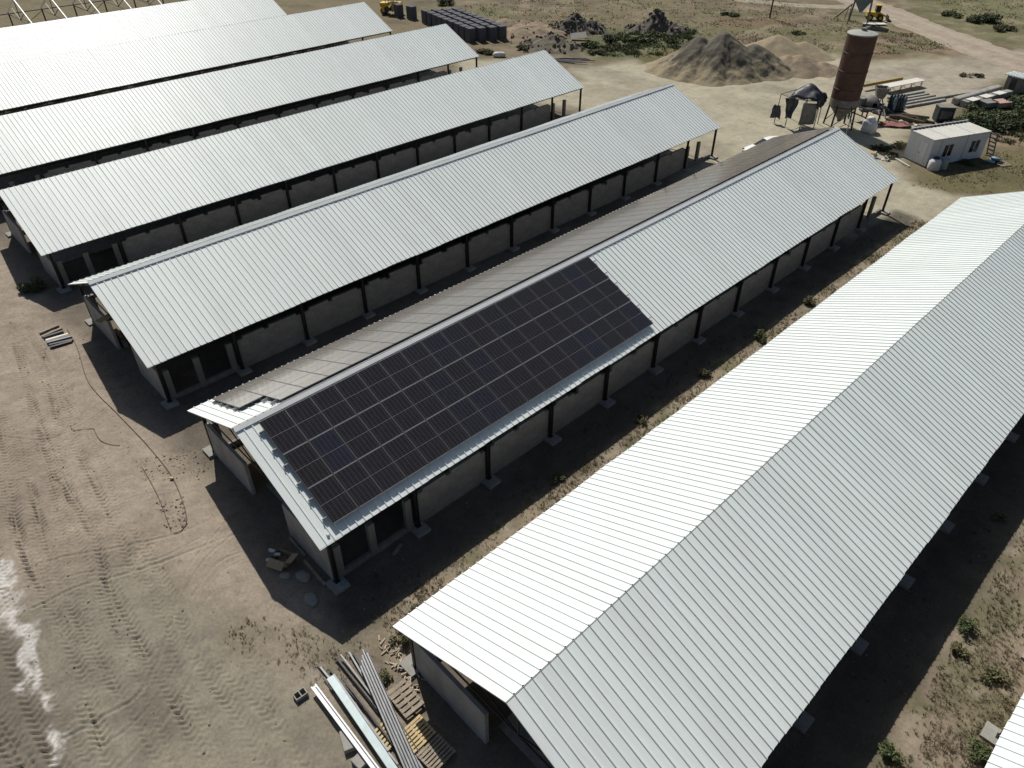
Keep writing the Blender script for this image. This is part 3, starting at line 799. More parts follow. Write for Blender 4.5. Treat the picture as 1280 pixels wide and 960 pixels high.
for rr in range(3):
    for k in range(17):
        panel(1, 1.20 + PWID/2 + k*1.541, S0 + PHGT/2 + rr*(PHGT+0.020),
              'black solar panel facing the camera, %s row, %s from the near gable' % (ROWN[rr], ordinal(k)), 'solar panels on the near slope of the solar shed')
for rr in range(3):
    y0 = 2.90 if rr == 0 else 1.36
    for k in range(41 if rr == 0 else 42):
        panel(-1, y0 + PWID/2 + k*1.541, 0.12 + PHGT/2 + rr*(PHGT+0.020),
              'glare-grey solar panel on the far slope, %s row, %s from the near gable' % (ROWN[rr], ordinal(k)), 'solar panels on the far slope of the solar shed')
for side, s0, ya, yb in ((1, S0, 0.92, 27.8), (-1, 0.12, 1.15, 65.6)):
    M = slope_matrix(side)
    for rr in range(3):
        for q in (0.52, 1.76):
            ss = s0 + rr*(PHGT+0.02) + q
            m = MB(); m.box(ss-0.02, ya + (1.35 if side < 0 and rr == 0 else 0), 0.06, ss+0.02, yb, 0.215, 0, M)
            m.box(ss-0.05, ya + (1.35 if side < 0 and rr == 0 else 0) + 0.06, 0.0, ss+0.05, ya + (1.35 if side < 0 and rr == 0 else 0) + 0.14, 0.05, 0, M)
            m.obj('mounting_rail', M_alu, shedF)
m = MB()
M = slope_matrix(1); m.cyl(M @ Vector((7.55, 0.75, 0.02)), M @ Vector((7.55, 0.75, 0.10)), 0.09, 0.07, 10)
m.obj('roof_stud', M_white, shedF)

# ------------------------------------------------------------------ far yard: silo and batching gear
M_lid = worn('dusty pale silo lid', (0.31, 0.32, 0.295), 0.7, 0, 0.1, 2, (0.25, 0.24, 0.21), 0.6)
t = thing('cement_silo', 'tall rust-red cement silo with a pale lid at the end of the solar shed', 'silo', (-38.9, 96.5, 0))
R0 = 1.72; ZB, ZT = 2.75, 11.2
m = MB(); m.lathe([(R0, ZB), (R0, ZT)], 40)
for z in (ZB+0.05, 4.9, 7.0, 9.1): m.lathe([(R0-0.02, z-0.06), (R0+0.045, z-0.05), (R0+0.045, z+0.05), (R0-0.02, z+0.06)], 40)
m.obj('shell', M_rust, t)
m = MB(); m.lathe([(R0+0.012, ZB+0.12), (R0+0.012, ZB+0.95)], 40); m.obj('lower_band', M_grime, t)
m = MB(); m.lathe([(R0+0.06, ZT-0.06), (R0+0.06, ZT+0.05), (R0-0.06, ZT+0.08), (0.5, ZT+0.32), (0.0, ZT+0.34)], 40); m.obj('roof', M_lid, t)
m = MB(); m.cyl((0,0,ZT+0.3), (0,0,ZT+0.62), 0.32, 0.32, 16); m.obj('hatch', M_grime, t)
m = MB(); m.box(1.1,0.5,ZT+0.1,1.5,0.9,ZT+0.5); m.cyl((1.65,0.7,3.0),(1.65,0.7,ZT+0.6),0.08,None,8); m.obj('fill_pipe', M_grime, t)
m = MB(); m.lathe([(0.25, 0.75), (0.25, 1.0), (R0-0.03, ZB)], 40); m.obj('cone', M_grime, t)
for a in (20, 110, 200, 290):
    c_, s_ = math.cos(R(a)), math.sin(R(a)); m = MB()
    m.cyl((c_*1.62, s_*1.62, ZB+0.5), (c_*1.9, s_*1.9, -0.1), 0.11, None, 10)
    m.beam((c_*1.8, s_*1.8, 0.5), (math.cos(R(a+90))*1.68, math.sin(R(a+90))*1.68, 2.4), 0.07, 0.07)
    m.obj('leg', M_steel, t)
m = MB()
for s in (-0.2, 0.2): m.beam((R0+0.12, s, 1.0), (R0+0.12, s, ZT+0.2), 0.04, 0.04)
for k in range(30): m.beam((R0+0.12, -0.2, 1.2+k*0.33), (R0+0.12, 0.2, 1.2+k*0.33), 0.025, 0.025)
m.obj('ladder', M_dark, t)
t.rotation_euler.z = R(70)

m = MB(); m.tube([(-37.3, 95.2, 3.2), (-36.6, 94.2, 2.6), (-35.9, 92.4, 1.0), (-35.0, 90.6, 0.25), (-34.0, 88.9, 0.1)], 0.07, 8)
tag(m.obj('filling_hose', M_dark), 'dark hose hanging from the silo down to the ground', 'hose')

t = thing('concrete_mixer', 'grimy concrete mixer with a pale drum end, jammed between silo and loading skip', 'concrete mixer', (-37.6, 101.2, 0), R(70))
m = MB(); m.lathe([(0.35, 0.0), (0.95, 0.5), (1.0, 1.3), (0.75, 1.8), (0.3, 1.85)], 24); me = m.mesh('drum', M_grime)
o = inst('drum', me, t); o.location = (0.2, -0.9, 2.2); o.rotation_euler = (R(-90), 0, R(-15))
m = MB()
for xx in (-1.2, 1.2):
    for yy in (-1.3, 1.5): m.box(xx-0.07, yy-0.07, 0, xx+0.07, yy+0.07, 2.0)
m.box(-1.3, -1.4, 1.85, 1.3, 1.6, 2.0); m.box(-1.3,-1.4,0.9,-1.15,1.6,1.0); m.box(1.15,-1.4,0.9,1.3,1.6,1.0)
m.obj('frame', M_dark, t)
m = MB(); m.box(-1.1, 0.2, 2.0, 0.3, 1.4, 2.9); m.cyl((0.7,0.6,2.0),(0.7,0.6,2.8),0.3,None,12); m.obj('motor', M_grime, t)

t = thing('loading_skip', 'square open-topped loading skip raised on an inclined rail beside the mixer', 'skip hopper', (-38.6, 107.2, 0), R(35))
m = MB(); z0, z1 = 1.5, 2.9
a = [(-0.45,-0.45,z0),(0.45,-0.45,z0),(0.45,0.45,z0),(-0.45,0.45,z0)]; b = [(-0.85,-0.8,z1),(0.85,-0.8,z1),(0.85,0.8,z1),(-0.85,0.8,z1)]
ai = [(x_*0.9, y_*0.9, z_+0.06) for x_, y_, z_ in a]; bi = [(x_*0.93, y_*0.93, z_) for x_, y_, z_ in b]
m.add(a+b+ai+bi, [(0,1,5,4),(1,2,6,5),(2,3,7,6),(3,0,4,7),(3,2,1,0),(8,9,10,11),(12,13,9,8),(13,14,10,9),(14,15,11,10),(15,12,8,11),(4,5,13,12),(5,6,14,13),(6,7,15,14),(7,4,12,15)])
m.obj('bucket', M_grime, t)
m = MB()
for s in (-0.35, 0.35): m.beam((s, 0.4, 1.55), (s, -4.2, 0.1), 0.1, 0.14)
m.beam((-0.3, 0.3, 1.5), (-0.3, 0.3, 0), 0.1, 0.1); m.beam((0.3, 0.3, 1.5), (0.3, 0.3, 0), 0.1, 0.1)
m.obj('rail', M_grime, t)

def crumple(name, w_, h_, nu, nv, fold, seed, mat, parent, M, sag=0.3):
    m = MB(); vs = []; 
    for j in range(nv+1):
        for i in range(nu+1):
            a_, b_ = i/nu, j/nv
            off = fold * float(vnoise(np.array([a_*4+seed]), np.array([b_*3+seed*1.7]), seed)[0]) * 2 + 0.4*fold*math.sin(a_*14+b_*5+seed)
            shrink = 1 - sag*b_
            vs.append(M @ Vector(((a_-0.5)*w_*shrink + 0.15*fold*math.sin(b_*9+seed), off, -b_*h_*(0.85+0.3*float(vnoise(np.array([a_*3+seed]), np.array([seed*2.3]), 3)[0])))))
    fs = [(j*(nu+1)+i, j*(nu+1)+i+1, (j+1)*(nu+1)+i+1, (j+1)*(nu+1)+i) for j in range(nv) for i in range(nu)]
    m.add(vs, fs, 0, True)
    o = m.obj(name, mat, parent)
    so_ = o.modifiers.new('cloth thickness', 'SOLIDIFY'); so_.thickness = 0.012
    return o
t = thing('tarp_shelter', 'ragged pole shelter with torn black tarpaulins hanging from it, left of the silo', 'shelter', (-42.8, 93.2, 0), R(8))
posts = [(-2.7,-0.9), (-1.0,-1.5), (0.9,-1.5), (2.4,-0.7), (-1.9,2.2), (1.9,2.3)]
for px_, py_ in posts:
    m = MB(); m.cyl((px_, py_, -0.1), (px_*0.97, py_*0.97, 3.75), 0.06, 0.05, 8); m.obj('pole', M_grime, t)
for a_, b_ in ((0,1),(1,2),(2,3),(0,4),(3,5),(4,5)):
    m = MB(); m.cyl((posts[a_][0]*0.97, posts[a_][1]*0.97, 3.65), (posts[b_][0]*0.97, posts[b_][1]*0.97, 3.65), 0.05, None, 8); m.obj('rail', M_grime, t)
m = MB(); n_ = 12; vs = []
for j in range(n_+1):
    for i in range(n_+1):
        a_, b_ = i/n_*2-1, j/n_*2-1
        zz = 5.25 - 1.45*max(abs(a_), abs(b_))**1.1 + 0.55*float(vnoise(np.array([a_*3.1]), np.array([b_*3.1]), 5)[0])
        if abs(a_) > 0.85: zz -= 0.9*(0.3+abs(math.sin(j*1.9)))
        vs.append((0.5 + a_*1.9 + 0.2*math.sin(j*2.1), 0.3 + b_*1.7, zz))
m.add(vs, [(j*(n_+1)+i, j*(n_+1)+i+1, (j+1)*(n_+1)+i+1, (j+1)*(n_+1)+i) for j in range(n_) for i in range(n_)], 0, True)
o = m.obj('tarpaulin', M_tarp, t); o.modifiers.new('cloth thickness', 'SOLIDIFY').thickness = 0.015
m = MB(); m.cyl((0.5,0.3,0), (0.5,0.3,5.2), 0.06, None, 8); m.obj('pole', M_grime, t)
crumple('tarpaulin', 0.9, 2.1, 8, 10, 0.15, 3, M_tarp, t, Matrix.Translation((-2.72,-1.0,2.3)), -0.5)
crumple('tarpaulin', 1.5, 2.7, 8, 10, 0.3, 5, M_tarp, t, Matrix.Translation((-0.8,-1.6,3.6)), 0.45)
crumple('tarpaulin', 1.8, 3.1, 8, 10, 0.08, 8, M_grime, t, Matrix.Translation((1.5,-1.3,3.4)) @ Matrix.Rotation(R(30), 4, 'Z'), -0.05)

t = thing('bulk_bag', 'big off-white woven bulk bag slumped in front of the silo legs', 'bulk bag', (-35.3, 97.6, 0), 0.3)
m = MB(); prof = []
n_ = 20; vs = []
lv = [(0.78,0.0),(0.92,0.15),(0.95,0.6),(0.90,1.05),(0.80,1.3),(0.55,1.5),(0.42,1.62),(0.5,1.78),(0.2,1.9)]
for k, (rr_, zz) in enumerate(lv):
    for i in range(n_):
        a_ = 2*math.pi*i/n_; q = max(abs(math.cos(a_)), abs(math.sin(a_)))
        rr2 = rr_ * (1 + 0.22*(1/q-1)/0.414*(0.6 if k < 5 else 0.1)) * (1 + 0.13*float(vnoise(np.array([math.cos(a_)*2.2+5]), np.array([math.sin(a_)*2.2+zz*2.5]), 9)[0])*2)
        vs.append((rr2*math.cos(a_), rr2*math.sin(a_), zz + 0.1*float(vnoise(np.array([a_*3]), np.array([zz*4]), 4)[0])))
m.add(vs, [(k*n_+i, k*n_+(i+1)%n_, (k+1)*n_+(i+1)%n_, (k+1)*n_+i) for k in range(len(lv)-1) for i in range(n_)], 0, True)
m.add(vs[-n_:], [tuple(range(n_))], 0)
m.obj('bag', M_sack, t)
for s in (1, -1):
    m = MB(); m.tube([(s*0.5,-0.3,1.45),(s*0.6,-0.15,1.75),(s*0.55,0.15,1.7),(s*0.45,0.3,1.4)], 0.04, 6); m.obj('lifting_loop', M_sack, t)

t = thing('gas_bottle_rack', 'rack of upright dark blue bottles beside the grimy mixer', 'bottle rack', (-36.5, 108.3, 0), R(60))
for i in range(4):
    for j in range(3):
        m = MB(); cxx, cyy = -0.75+i*0.5, -0.5+j*0.5
        m.lathe([(0.2,0.05),(0.21,0.1),(0.21,1.75),(0.16,1.92),(0.06,2.0),(0.06,2.15)], 12, 0, True, (cxx, cyy)); m.obj('bottle', M_navy if (i+j) % 3 else M_blue, t)
m = MB()
for z in (0.3, 1.4):
    m.box(-1.05,-0.78,z,1.05,-0.73,z+0.08); m.box(-1.05,0.73,z,1.05,0.78,z+0.08); m.box(-1.05,-0.73,z,-1.0,0.73,z+0.08); m.box(1.0,-0.73,z,1.05,0.73,z+0.08)
m.box(-1.05,-0.78,0,1.05,0.78,0.05); m.obj('cage', M_dark, t)

def lay_beam(name, label, cat, p0, p1, w_, h_, mat, z=0.0, group=None, bev=0.03):
    p0, p1 = Vector((*p0, 0)), Vector((*p1, 0)); dv = p1 - p0
    o_ = MB(); o_.box(0, -w_/2, 0, dv.length, w_/2, h_)
    ob = o_.obj(name, mat, None, (p0.x, p0.y, z + GH((p0.x+p1.x)/2, (p0.y+p1.y)/2)), bev)
    ob.rotation_euler.z = math.atan2(dv.y, dv.x)
    return tag(ob, label, cat, group)
lay_beam('steel_beam', 'yellow painted steel beam behind the loading skip', 'beam', (-43.75, 113.96), (-41.40, 121.66), 0.3, 0.4, M_ochre, 0.5)
t = thing('work_bench', 'long white-topped work bench on thin trestles behind the bottle rack', 'bench', (*(-41.14, 115.06), 0))
a_, b_ = Vector((*(-41.14, 115.06), 0)), Vector((*(-38.98, 122.46), 0)); dv = b_-a_; t.rotation_euler.z = math.atan2(dv.y, dv.x)
m = MB(); m.box(0,-0.75,0.86,dv.length,0.75,0.95); m.obj('bench_top', M_cabroof, t)
for k in range(4):
    m = MB(); xx = 0.5 + k*(dv.length-1)/3
    for s in (-0.6, 0.6): m.beam((xx-0.2, s, 0), (xx, s, 0.86), 0.06, 0.06); m.beam((xx+0.2, s, 0), (xx, s, 0.86), 0.06, 0.06)
    m.obj('trestle', M_grime, t)
pl = [((1110,124),(1154,116)), ((1110,128),(1160,119)), ((1112,131),(1168,121)), ((1122,133),(1176,123)), ((1131,135),(1181,126))]
nm = ['farthest, beside the bench', 'second from the bench', 'middle one of five', 'second from the sandy gap', 'nearest to the camera']
for k, (u0, u1) in enumerate([((-39.35, 112.64),(-37.12, 119.33)), ((-38.72, 111.21),(-36.18, 118.68)), ((-38.10, 110.33),(-35.24, 118.60)), ((-37.03, 110.45),(-34.31, 118.51)), ((-36.05, 110.50),(-33.49, 117.81))]):
    lay_beam('concrete_post', 'pale concrete post lying on sand, ' + nm[k], 'concrete post', u0, u1, 0.42, 0.32, M_conc, 0, 'concrete posts laid out right of the mixer')
lay_beam('concrete_post', 'longest pale concrete post, running on past the others towards the big beams', 'concrete post', (-34.31, 118.51), (-30.68, 128.41), 0.4, 0.3, M_conc, 0)
for k, (u0, u1, lab) in enumerate([((-31.93, 116.87), (-29.78, 127.68), 'bulky grey concrete beam on the ground, the farther of the pair'), ((-30.69, 116.68), (-28.07, 126.75), 'flat-topped pale concrete beam on the ground, the nearer of the pair')]):
    lay_beam('concrete_beam', lab, 'concrete beam', u0, u1, 1.1 - 0.1*k, 1.0 - 0.15*k, M_conc, 0, 'big concrete beams', 0.22 if k == 0 else 0.05)
for k in range(3):
    lay_beam('sheet_stack', ['thin pale sheets on the near end of the flat beam', 'thin pale sheets on the middle of the flat beam', 'thin pale sheets on the far end of the flat beam'][k], 'sheets', tuple(np.array((-30.30, 117.09)) + k*np.array((0.75,2.9))), tuple(np.array((-30.30, 117.09)) + k*np.array((0.75,2.9)) + np.array((0.4,1.8))), 1.15, 0.1, M_cabroof, 0.88, None, 0.01)
for k, (u_, c_, lab) in enumerate([((-28.39, 119.12), M_grime, 'shallow grey crate in the green thicket'), ((-27.16, 120.42), M_brick, 'shallow pinkish crate in the green thicket')]):
    t = thing('crate', lab, 'crate', (*u_, 0), R(62)); m = MB()
    m.box(-1.0,-0.8,0.2,1.0,0.8,0.3); m.box(-1.0,-0.8,0.3,-0.94,0.8,0.8); m.box(0.94,-0.8,0.3,1.0,0.8,0.8); m.box(-0.94,-0.8,0.3,0.94,-0.74,0.8); m.box(-0.94,0.74,0.3,0.94,0.8,0.8); m.obj('box', c_, t)
    m = MB(); m.box(-1.05,-0.85,0.805,1.05,0.85,0.86); m.obj('lid', c_, t)

t = thing('generator', 'dark green generator housing with a pale flat lid, beside the thicket', 'generator', (-30.5, 108.8, 0), R(40))
m = MB(); m.box(-1.0,-0.8,0.15,1.0,0.8,1.9); m.obj('housing', M_navy, t, None, 0.05)
m = MB(); m.box(-1.05,-0.85,1.905,1.05,0.85,1.97); m.obj('lid', M_grime, t)
for s in (-0.8, 0.8):
    m = MB(); m.box(s-0.1,-0.85,0,s+0.1,0.85,0.148); m.obj('skid', M_dark, t)
m = MB()
for k in range(7): m.box(-0.7,-0.815,0.5+k*0.14,0.7,-0.802,0.58+k*0.14)
m.obj('louvre', M_grime, t)

t = thing('small_hut', 'small dark hut with a ribbed white roof by the right edge', 'hut', (-28.3, 129.5, 0), R(-12))
m = MB(); m.box(-1.1,-0.9,0,1.1,0.9,2.2); m.obj('hut_body', M_grime, t)
m = MB(); m.box(-1.5,-1.2,2.21,1.6,1.3,2.27)
for k in range(8): m.box(-1.45+k*0.42,-1.2,2.27,-1.25+k*0.42,1.3,2.36)
m.obj('roof', M_roof, t)
m = MB(); m.box(-0.4,-0.93,0.05,0.4,-0.905,1.9); m.obj('door', M_dark, t)

# ------------------------------------------------------------------ site cabin
t = thing('site_cabin', 'white site office cabin with two dark double windows, right of the solar shed', 'cabin', (-25.4, 90.75, 0), R(66.4))
LX, LY, LZ = 8.4, 3.4, 3.25
m = MB(); m.box(0,0,0.15,LX,LY,LZ-0.2); m.obj('body', M_cabin, t)
m = MB(); m.box(-0.06,-0.06,LZ-0.199,LX+0.06,LY+0.06,LZ)
for k in range(22): m.box(0.1+k*0.38,0.05,LZ,0.14+k*0.38,LY-0.1,LZ+0.025)
for xx in (2.1, 5.9): m.box(xx-0.05,0.02,LZ,xx+0.05,LY-0.1,LZ+0.045)
m.obj('roof', M_cabroof, t)
m = MB(); m.box(-0.06,LY-0.02,LZ+0.001,LX+0.06,LY+0.06,LZ+0.22); m.obj('parapet', M_cabin, t)
m = MB()
for k in range(14): m.box(0.3+k*0.57,LY-0.16,LZ+0.03,0.6+k*0.57,LY-0.04,LZ+0.16)
m.obj('roof_clutter', M_dark, t)
for xx in (2.0, 6.0):
    for q in (0.0, 0.72):
        m = MB(); m.box(xx+q-0.05,-0.04,0.98,xx+q+0.6,-0.002,2.42); f = m.obj('window', M_cabin, t)
        m = MB(); m.box(xx+q,-0.052,1.03,xx+q+0.55,-0.041,2.37); m.obj('pane', M_glass, f)
for xx in (1.35, 5.15):
    m = MB(); m.box(xx-0.03,-0.012,0.2,xx+0.03,-0.001,LZ-0.25); m.obj('cover_strip', M_grime, t)
m = MB(); m.box(-0.035,0.55,0.25,-0.001,1.55,2.6); dd = m.obj('door', M_white, t)
m = MB(); m.box(-0.07,1.4,1.25,-0.036,1.48,1.4); m.obj('handle', M_dark, dd)
for xx in (0.3, LX/2, LX-0.3):
    m = MB(); m.box(xx-0.2,0.1,-0.1,xx+0.2,LY-0.1,0.148); m.obj('skid', M_conc, t)
t = thing('ladder', 'dark slatted ladder leaning on the far end of the site cabin', 'ladder', (-21.5, 99.2, 0), R(66))
m = MB(); 
for s in (0.0, 0.9): m.beam((0.9, s, 0), (0.1, s, 2.9), 0.1, 0.1)
m.obj('side_rail', M_grime, t)
for k in range(6):
    m = MB(); f_ = (k+0.5)/6; m.box(0.75-0.8*f_,0.06,2.9*f_-0.03,1.1-0.8*f_,0.84,2.9*f_+0.03); m.obj('rung', M_navy, t)
def drum(label, loc, mat, r_=0.32, hgt=0.9):
    t = thing('drum', label, 'drum', loc)
    m = MB(); m.lathe([(0,0),(r_,0.01),(r_*1.03,0.05),(r_,0.09),(r_,hgt*0.33),(r_*1.04,hgt*0.36),(r_,hgt*0.4),(r_,hgt*0.64),(r_*1.04,hgt*0.67),(r_,hgt*0.7),(r_,hgt-0.02),(r_*1.03,hgt)], 20); m.obj('shell', mat, t)
    m = MB(); m.lathe([(r_*0.98,hgt-0.04),(0,hgt-0.035)], 20); m.obj('lid', mat, t)
    return t
drum('pale blue plastic drum against the long wall of the site cabin', (-23.9, 92.0, 0), M_pblue, 0.45, 1.2)
t = thing('water_tank', 'white plastic tank with a dark cap by the near corner of the site cabin', 'tank', (-24.5, 90.8, 0), 0.2)
m = MB(); m.lathe([(0,0),(0.6,0.02),(0.66,0.2),(0.66,1.0),(0.5,1.25),(0.3,1.35)], 24); m.obj('shell', M_sack, t)
m = MB(); m.lathe([(0.33,1.3),(0.36,1.45),(0.2,1.55),(0,1.56)], 16); m.obj('lid', M_black, t)
t = thing('heap_of_bags', 'teal bags heaped at the far end of the cabin shadow', 'bags', (-20.7, 97.9, 0))
for k in range(4):
    m = MB(); m.lathe([(0,0),(0.35,0.05),(0.45,0.18),(0.32,0.33),(0,0.38)], 14); o = m.obj('bag', [M_pblue, M_navy, M_pblue, M_blue][k], t, [(0,0,0),(0.7,0.2,0),(0.2,0.7,0),(0.3,0.3,0.33)][k]); o.scale = (1.3, 0.9, 1)
m = MB(); m.box(0,0,0,2.6,0.14,0.18); tag(m.obj('timber', M_cabroof, None, (-26.6, 89.6, 0.02)), 'pale timber lying at the foot of the cabin door', 'timber')
bpy.data.objects['timber'].rotation_euler.z = R(150)

def pallet_mesh(L_, W_, slats, mat, gap_frac=0.42):
    """boards across L_, three bearers with blocks below"""
    top = MB(); sw = L_/slats
    for k in range(slats): top.box(k*sw, 0, 0.122, k*sw + sw*(1-gap_frac), W_, 0.144)
    bear = MB()
    for yy in (0.0, W_/2-0.05, W_-0.1):
        bear.box(0, yy, 0.0, L_-sw*gap_frac, yy+0.1, 0.02)
        for xx in (0.0, L_/2-0.07, L_-sw*gap_frac-0.14): bear.box(xx, yy, 0.021, xx+0.14, yy+0.1, 0.099)
        bear.box(0, yy, 0.10, L_-sw*gap_frac, yy+0.1, 0.121)
    return top.mesh('deck', mat), bear.mesh('bearer', mat)
def pallet(label, p, rz, L_, W_, slats, mat, z=0.0, tilt=(0,0), gap=0.42, group=None):
    t = thing('wooden_pallet', label, 'pallet', (p[0], p[1], z + GH(*p)), 0, group); t.rotation_euler = (tilt[0], tilt[1], rz)
    a, b = pallet_mesh(L_, W_, slats, mat, gap); inst('deck', a, t); inst('bearer', b, t)
    return t
pallet('weathered pallet flat on the olive grass beyond the site cabin', (-19.3, 97.3), R(60), 1.5, 1.4, 6, M_wood)

# scrap and rubbish: every piece stands alone
def scrap(n, cx, cy, rx, ry, name, label, cat, group, mats, size, zmax=0.25, seed=1):
    rr = random.Random(seed)
    for k in range(n):
        a_ = rr.uniform(0, 6.28); q = math.sqrt(rr.random())
        px_, py_ = cx + rx*q*math.cos(a_), cy + ry*q*math.sin(a_)
        s = size*rr.uniform(0.5, 1.4); m = MB()
        vs = []
        for i in range(8):
            vs.append(((i & 1)*2-1, ((i >> 1) & 1)*2-1, (i >> 2)*2-1))
        vs = [(x_*s*rr.uniform(.6,1), y_*s*0.7*rr.uniform(.6,1), z_*s*0.35*rr.uniform(.5,1)) for x_, y_, z_ in vs]
        m.add(vs, [(0,2,3,1),(4,5,7,6),(0,1,5,4),(1,3,7,5),(3,2,6,7),(2,0,4,6)])
        o = m.obj(name, mats[k % len(mats)], None, (px_, py_, GH(px_, py_) + s*0.2 + rr.uniform(0, zmax)*(1-q)))
        o.rotation_euler = (rr.uniform(-.5,.5), rr.uniform(-.5,.5), a_*3)
        tag(o, label, cat, group)
m = MB(); vs = []; n_ = 10
for j in range(n_+1):
    for i in range(n_+1): vs.append((i/n_*3.6-1.8, j/n_*2.0-1.0, 0.06+0.25*float(vnoise(np.array([i*0.7]), np.array([j*0.7]), 3)[0]+0.5)))
m.add(vs, [(j*(n_+1)+i, j*(n_+1)+i+1, (j+1)*(n_+1)+i+1, (j+1)*(n_+1)+i) for j in range(n_) for i in range(n_)], 0, True)
o = m.obj('crumpled_sheet', M_red, None, (*(-34.03, 102.30), 0.05)); o.rotation_euler.z = R(40); o.modifiers.new('thickness', 'SOLIDIFY').thickness = 0.02
tag(o, 'faded red sheet spread on the ground behind the cabin', 'sheet')
scrap(26, *(-33.37, 103.44), 2.4, 1.4, 'litter_scrap', 'small pale scrap of rubbish on or by the red sheet', 'rubbish', 'rubbish scattered by the red sheet', [M_sack, M_cabroof, M_brick, M_dark], 0.28, 0.35, 5)
scrap(16, *(-30.11, 90.70), 1.6, 1.2, 'litter_scrap', 'small scrap of rubbish in the bushes left of the cabin', 'rubbish', 'rubbish between solar shed and cabin', [M_sack, M_card, M_blue, M_cabroof], 0.3, 0.3, 8)
scrap(30, *(-38.72, 106.68), 2.6, 2.2, 'machine_scrap', 'grimy scrap metal lump piled beside the mixer', 'scrap metal', 'scrap metal heaped beside the mixer', [M_grime, M_dark, M_galv], 0.5, 0.8, 12)
for k in range(7):
    p0 = Vector((-35.6 + k*0.28 - (k % 3)*0.2, 103.6 + k*0.42, 0)); a_ = R(20 + 9*(k*5 % 7 - 3)); dv = Vector((math.cos(a_), math.sin(a_), 0))*3.4
    m = MB(); m.cyl((0,0,0), dv, 0.2+0.03*(k % 3), 0.16, 10); o = m.obj('log', M_twig, None, (p0.x, p0.y, 0.18 + 0.28*(k % 2)))
    tag(o, 'dark log piled behind the red rubbish sheet, ' + ['nearest the mixer', 'second from the mixer', 'third from the mixer', 'middle of the pile', 'third from the far side', 'second from the far side', 'at the far side'][k], 'log', 'dark logs behind the red sheet')

# ------------------------------------------------------------------ heaps
def heap(name, label, cat, cx, cy, cones, mat, rough=0.25, seed=0, n=70, ext=None, chunk=None):
    ext = ext or max(math.hypot(c[0], c[1]) + c[2] for c in cones) + 0.6
    g_ = np.linspace(-ext, ext, n); GX, GY = np.meshgrid(g_, g_)
    ww = 0.9*fbm(GX+cx, GY+cy, 2.6, 3, seed+3); z_ = np.full(GX.shape, -1.0)
    for dx, dy, rr_, hh in cones:
        ang = np.arctan2(GY-dy, GX-dx)
        q = np.hypot(GX-dx, GY-dy) / rr_ * (1 + 0.10*np.sin(ang*3+seed) + 0.05*np.sin(ang*7+seed*2)) + ww*0.10
        zc = hh*(1.0 - q) ; top = hh*0.93
        zc = np.where(zc > top, top + (zc-top)*0.3, zc)
        z_ = np.maximum(z_, zc)
    gully = np.abs(fbm(np.arctan2(GY, GX)*4.5, np.hypot(GX, GY)*0.12, 1.0, 3, seed+9))
    z_ = z_ + rough*(fbm(GX+cx, GY+cy, 1.1, 5, seed+5, 0.65)*1.6 - gully*1.4)*np.clip(z_/0.6, 0, 1)
    z_ = np.minimum(z_, 99)
    idx = -np.ones(GX.shape, int); keep = z_ > -0.35; idx[keep] = np.arange(keep.sum())
    vs = [(float(a_), float(b_), float(c_)) for a_, b_, c_ in zip(GX[keep], GY[keep], z_[keep])]
    fs = []
    for j in range(n-1):
        for i in range(n-1):
            q = (idx[j,i], idx[j,i+1], idx[j+1,i+1], idx[j+1,i])
            if min(q) >= 0: fs.append(tuple(int(v_) for v_ in q))
    m = MB(); m.add(vs, fs, 0, True)
    if chunk:
        rr = random.Random(seed)
        for k in range(chunk[0]):
            j, i = rr.randrange(n), rr.randrange(n)
            if not keep[j,i] or z_[j,i] < 0.1: continue
            s = chunk[1]*rr.uniform(0.4, 1.5); M = Matrix.Translation((GX[j,i], GY[j,i], z_[j,i]+s*0.1)) @ Euler((rr.uniform(0,3),rr.uniform(0,3),rr.uniform(0,3))).to_matrix().to_4x4()
            m.box(-s,-s*rr.uniform(.4,1),-s*rr.uniform(.15,.6), s,s*rr.uniform(.4,1),s*rr.uniform(.15,.6), rr.choice((0,0,1)), M)
    return tag(m.obj(name, mat if isinstance(mat, list) else [mat, mat], None, (cx, cy, 0)), label, cat)
heap('gravel_heap', 'large grey-brown gravel heap with a dark crest', 'gravel heap', -64.2, 107.5, [(0,0,8.2,6.0), (-2.6,-2.2,7.0,5.2), (3.6,3.4,6.6,4.2), (-5.6,-4.4,4.6,2.2), (1.5,-2.5,6.0,3.2)], M_heap, 0.42, 3, 130)
heap('sand_heap', 'smooth tan sand heap behind the gravel heap', 'sand heap', -63.5, 123.6, [(0,0,6.5,2.9), (3.5,2.5,5.0,2.0)], M_sand, 0.10, 5, 70)
heap('sand_heap', 'lower grey-sided sand heap right of the gravel heap', 'sand heap', -55.8, 117.2, [(0,0,4.8,2.3), (-1.5,-1.2,4.2,2.1), (2.8,2.2,3.5,1.3)], M_earth, 0.16, 8, 70)
heap('rubble_heap', 'jagged dark rubble heap left of the green weeds', 'rubble heap', -97.2, 110.6, [(0,0,4.2,3.1), (2.0,2.0,3.4,2.0), (-2.0,-1.6,3.0,1.6)], [M_rubble, M_gravel], 0.5, 11, 60, None, (420, 0.27))
heap('rubble_heap', 'peaked dark rubble heap at the right end of the weeds', 'rubble heap', -87.0, 121.5, [(0,0,3.4,3.9), (2.6,1.8,3.0,1.6), (-2.4,-1.6,3.0,1.4)], [M_rubble, M_gravel], 0.5, 14, 60, None, (400, 0.27))
heap('rubble_heap', 'grey rubble heap behind the shed ridge, beside the steel scrap', 'rubble heap', -91.4, 98.5, [(0,0,4.6,2.3), (-2.8,-1.0,3.2,1.4), (2.0,1.5,3.0,1.2)], [M_gravel, M_rubble], 0.4, 17, 60, None, (300, 0.24))
